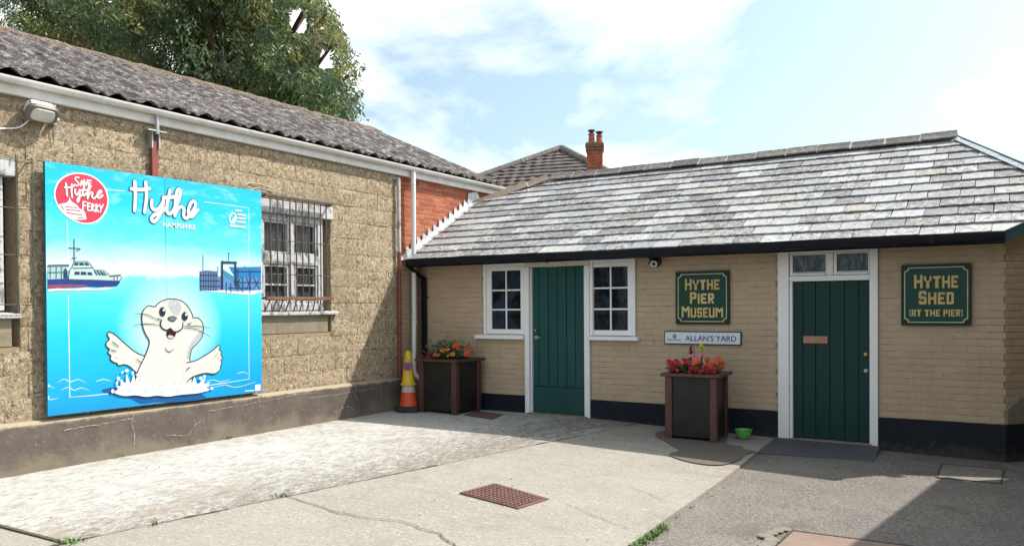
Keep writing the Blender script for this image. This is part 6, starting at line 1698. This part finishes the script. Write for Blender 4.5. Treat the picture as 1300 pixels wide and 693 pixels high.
plant(tuple(t2(.10, -.18, .74)), 'deep red flowers low at the front of the planter under the nameplate', 'leaf_green', heads(t2, -.02, .29, -.28, -.18, .775, .86, 30), 'petal_red', None, .032, True, 30)
plant(tuple(t2(.0, .08, .74)), 'yellow snapdragon rising tallest from the planter under the nameplate', 'leaf_green', [tuple(t2(.055 + .012 * math.sin(k * 2), .03, 1.00 + .018 * k)) for k in range(7)], 'petal_yellow', None, .026, True, 20)
plant(tuple(t2(-.1, .08, .74)), 'thin dark red spire at the back of the planter under the nameplate', 'leaf_green', [tuple(t2(-.085 + .01 * math.sin(k * 2), .05, 1.0 + .018 * k)) for k in range(5)], 'petal_dark_red', None, .022, True, 20)

def bowl():
    c = (-2.755, 9.60, -.052)
    B = thing('plastic_bowl', c, 'small bright green plastic bowl on the ground beside the right-hand planter', 'bowl')
    mb = MB(); mb.lathe([(.055, 0), (.075, .03), (.092, .075), (.098, .10), (.103, .10), (.103, .106), (.092, .106), (.086, .075), (.068, .034), (.04, .014), (.004, .012)], c, 28); mb.build('bowl', 'bowl_green', B, smooth=True)
bowl()

# ------------------------------------------------------------------ covers and drains
def quad_cover(name, label, cat, pts, dz, lift, m, fm, fw_=.018):
    """a flat cover in its frame: four corners on the yard"""
    P = [Vector((x, y, gz(x, y) + dz)) for x, y in pts]
    c = sum(P, Vector()) / 4
    B = thing(name, tuple(c), label, cat)
    inn = [p + (c - p).normalized() * fw_ * 1.4 for p in P]
    mb = MB(); n = 4
    mb.add([p - Vector((0, 0, .04)) for p in P] + [p + Vector((0, 0, lift)) for p in P] + [p + Vector((0, 0, lift)) for p in inn] + [p - Vector((0, 0, .01)) for p in inn],
           [(a * 4 + k, a * 4 + (k + 1) % 4, (a + 1) * 4 + (k + 1) % 4, (a + 1) * 4 + k) for a in range(3) for k in range(4)]); mb.build('frame', fm, B)
    lid = [p + (c - p).normalized() * .006 for p in inn]
    mb = MB(); mb.prism([p - Vector((0, 0, .012)) for p in lid], (0, 0, .012 + lift - .003)); l = mb.build('lid', m, B, bevel=.003)
    return B, l, lid, lift
B, l, q, lf = quad_cover('drain_grate', 'rusty red checkered drain cover in the middle of the concrete yard', 'drain cover', [(-3.955, 5.50), (-3.29, 5.353), (-3.24, 5.753), (-3.905, 5.957)], .004, .008, 'iron_rust', 'iron_rust', .020)
for i in range(13):                                    # raised diagonal tread bars
    for j in range(8):
        u0, v0 = (i + .12) / 13, (j + .12) / 8; u1, v1 = (i + .80) / 13, (j + .72) / 8
        S_ = lambda u, v: (q[0].lerp(q[1], u)).lerp(q[3].lerp(q[2], u), v) + Vector((0, 0, lf - .003))
        mb = MB(); mb.prism([S_(u0, v0), S_(u1, v0), S_(u1, v1), S_(u0, v1)], (0, 0, .007))
        if (i + j) % 2 == 0 or True:
            me = mb.data('tread_pad', 'iron_rust', org=worg(B)); o = link('tread_pad', me, l)
quad_cover('drain_cover', 'small rusty brown drain cover on the ground between the left planter and the museum door', 'drain cover', [(-6.62, 9.33), (-6.03, 9.16), (-6.18, 9.66), (-6.70, 9.76)], .004, .006, 'iron_rust', 'joint_dirt')
quad_cover('slab_cover', 'grey slab cover set in the asphalt below the shed sign', 'manhole cover', [(-.66, 8.72), (-.115, 8.76), (-.10, 9.54), (-.672, 9.50)], -.03, .012, 'slab_cover', 'joint_dirt')
quad_cover('inspection_cover', 'large pinkish brown iron inspection cover at the bottom edge of the picture', 'manhole cover', [(-1.42, 5.15), (-.60, 5.22), (-.60, 6.16), (-1.40, 6.08)], -.028, .012, 'iron_cover', 'joint_dirt')
def lump():
    B = thing('concrete_fragment', (-1.48, 6.02, -.13), 'broken pale concrete edging at the corner of the pinkish iron cover', 'rubble')
    for k in range(7):
        c = Vector((-1.475 + rnd.uniform(-.035, .035), 5.55 + k * .085, gz(-1.47, 5.8) - .02)); mb = MB(); r = rnd.uniform(.04, .065); n = 8
        pts = [(c.x + r * rnd.uniform(.7, 1.2) * math.cos(2 * PI * i / n), c.y + r * rnd.uniform(.8, 1.5) * math.sin(2 * PI * i / n), c.z) for i in range(n)]
        mb.prism(pts, (0, 0, .006 + rnd.uniform(0, .010))); mb.build('chunk', 'slab_cover', B, bevel=.005)
lump()

# ------------------------------------------------------------------ weeds and grit
def tuft(name, spots, hmin, hmax, n, mat='grass_blade', label=None):
    mb = MB()
    for x, y, z in spots:
        for _ in range(n):
            a = rnd.uniform(0, 2 * PI); l = rnd.uniform(hmin, hmax); b = Vector((x + rnd.gauss(0, .018), y + rnd.gauss(0, .03), z)); d = Vector((math.cos(a) * rnd.uniform(.2, .9), math.sin(a) * rnd.uniform(.2, .9), 1)).normalized()
            s_ = Vector((-math.sin(a), math.cos(a), 0)) * rnd.uniform(.003, .007); m_ = b + d * l * .55; t = b + d * l + Vector((math.cos(a), math.sin(a), -.4)) * l * .25
            mb.add([b - s_, b + s_, m_ + s_ * .8, t, m_ - s_ * .8], [(0, 1, 2, 4), (4, 2, 3)])
    o = mb.build(name, mat, None, fix=False); o['kind'] = 'stuff'
    if label: o['label'] = label
    return o
edge = lambda y: -2.21 - (y - 5) * .04 if y < 7.4 else -2.30
sp = [(edge(y) + .03 + rnd.gauss(0, .012), y, gz(edge(y), y) - .03) for y in [4.3 + .016 * i for i in range(84)]]
tuft('edge_grass', sp, .02, .06, 9, label='low green grass growing along the slab edge')
sp = [(-2.24 + rnd.gauss(0, .02), y, gz(-2.2, y) - .03) for y in (5.95, 6.3, 6.75, 7.1)]
tuft('edge_weeds', sp, .01, .03, 8)
tuft('joint_weeds', [(-5.25, 2.92, 0), (-5.20, 2.93, 0), (-5.31, 2.92, 0), (-5.06, 4.55, 0.0), (-5.27, 2.98, 0), (-5.17, 3.5, 0)], .02, .06, 14)
tuft('plinth_weeds', [(-7.83, 8.47, .34), (-7.83, 8.49, .30), (-7.825, 8.48, .02), (-7.825, 4.9, .01), (-7.82, 6.3, .01)], .02, .06, 14)
mb = MB()
for _ in range(150):                                   # grit and dead leaves lying about
    x = rnd.uniform(-7.7, -.2); y = rnd.uniform(3.2, 9.8); r = rnd.uniform(.003, .008) * (1.4 if rnd.random() < .1 else 1); n = 5; a0 = rnd.uniform(0, 6)
    z = gz(x, y) + (.009 if x < -2.35 else -.032)
    mb.prism([(x + r * rnd.uniform(.6, 1.3) * math.cos(a0 + 2 * PI * i / n), y + r * rnd.uniform(.6, 1.3) * math.sin(a0 + 2 * PI * i / n), z) for i in range(n)], (0, 0, r * .7))
o = mb.build('grit', 'slab_cover'); o['kind'] = 'stuff'
mb = MB()
for x, y in ((-1.18, 9.55), (-1.05, 9.6), (-.92, 9.62), (-1.25, 9.5)):
    z = gz(x, y) - .03; mb.add([(x - .03, y - .008, z + .004), (x + .02, y - .012, z + .012), (x + .035, y + .01, z + .006), (x - .02, y + .014, z + .015)], [(0, 1, 2, 3)])
o = mb.build('dead_leaves', 'sill_concrete', None, fix=False); o['kind'] = 'stuff'
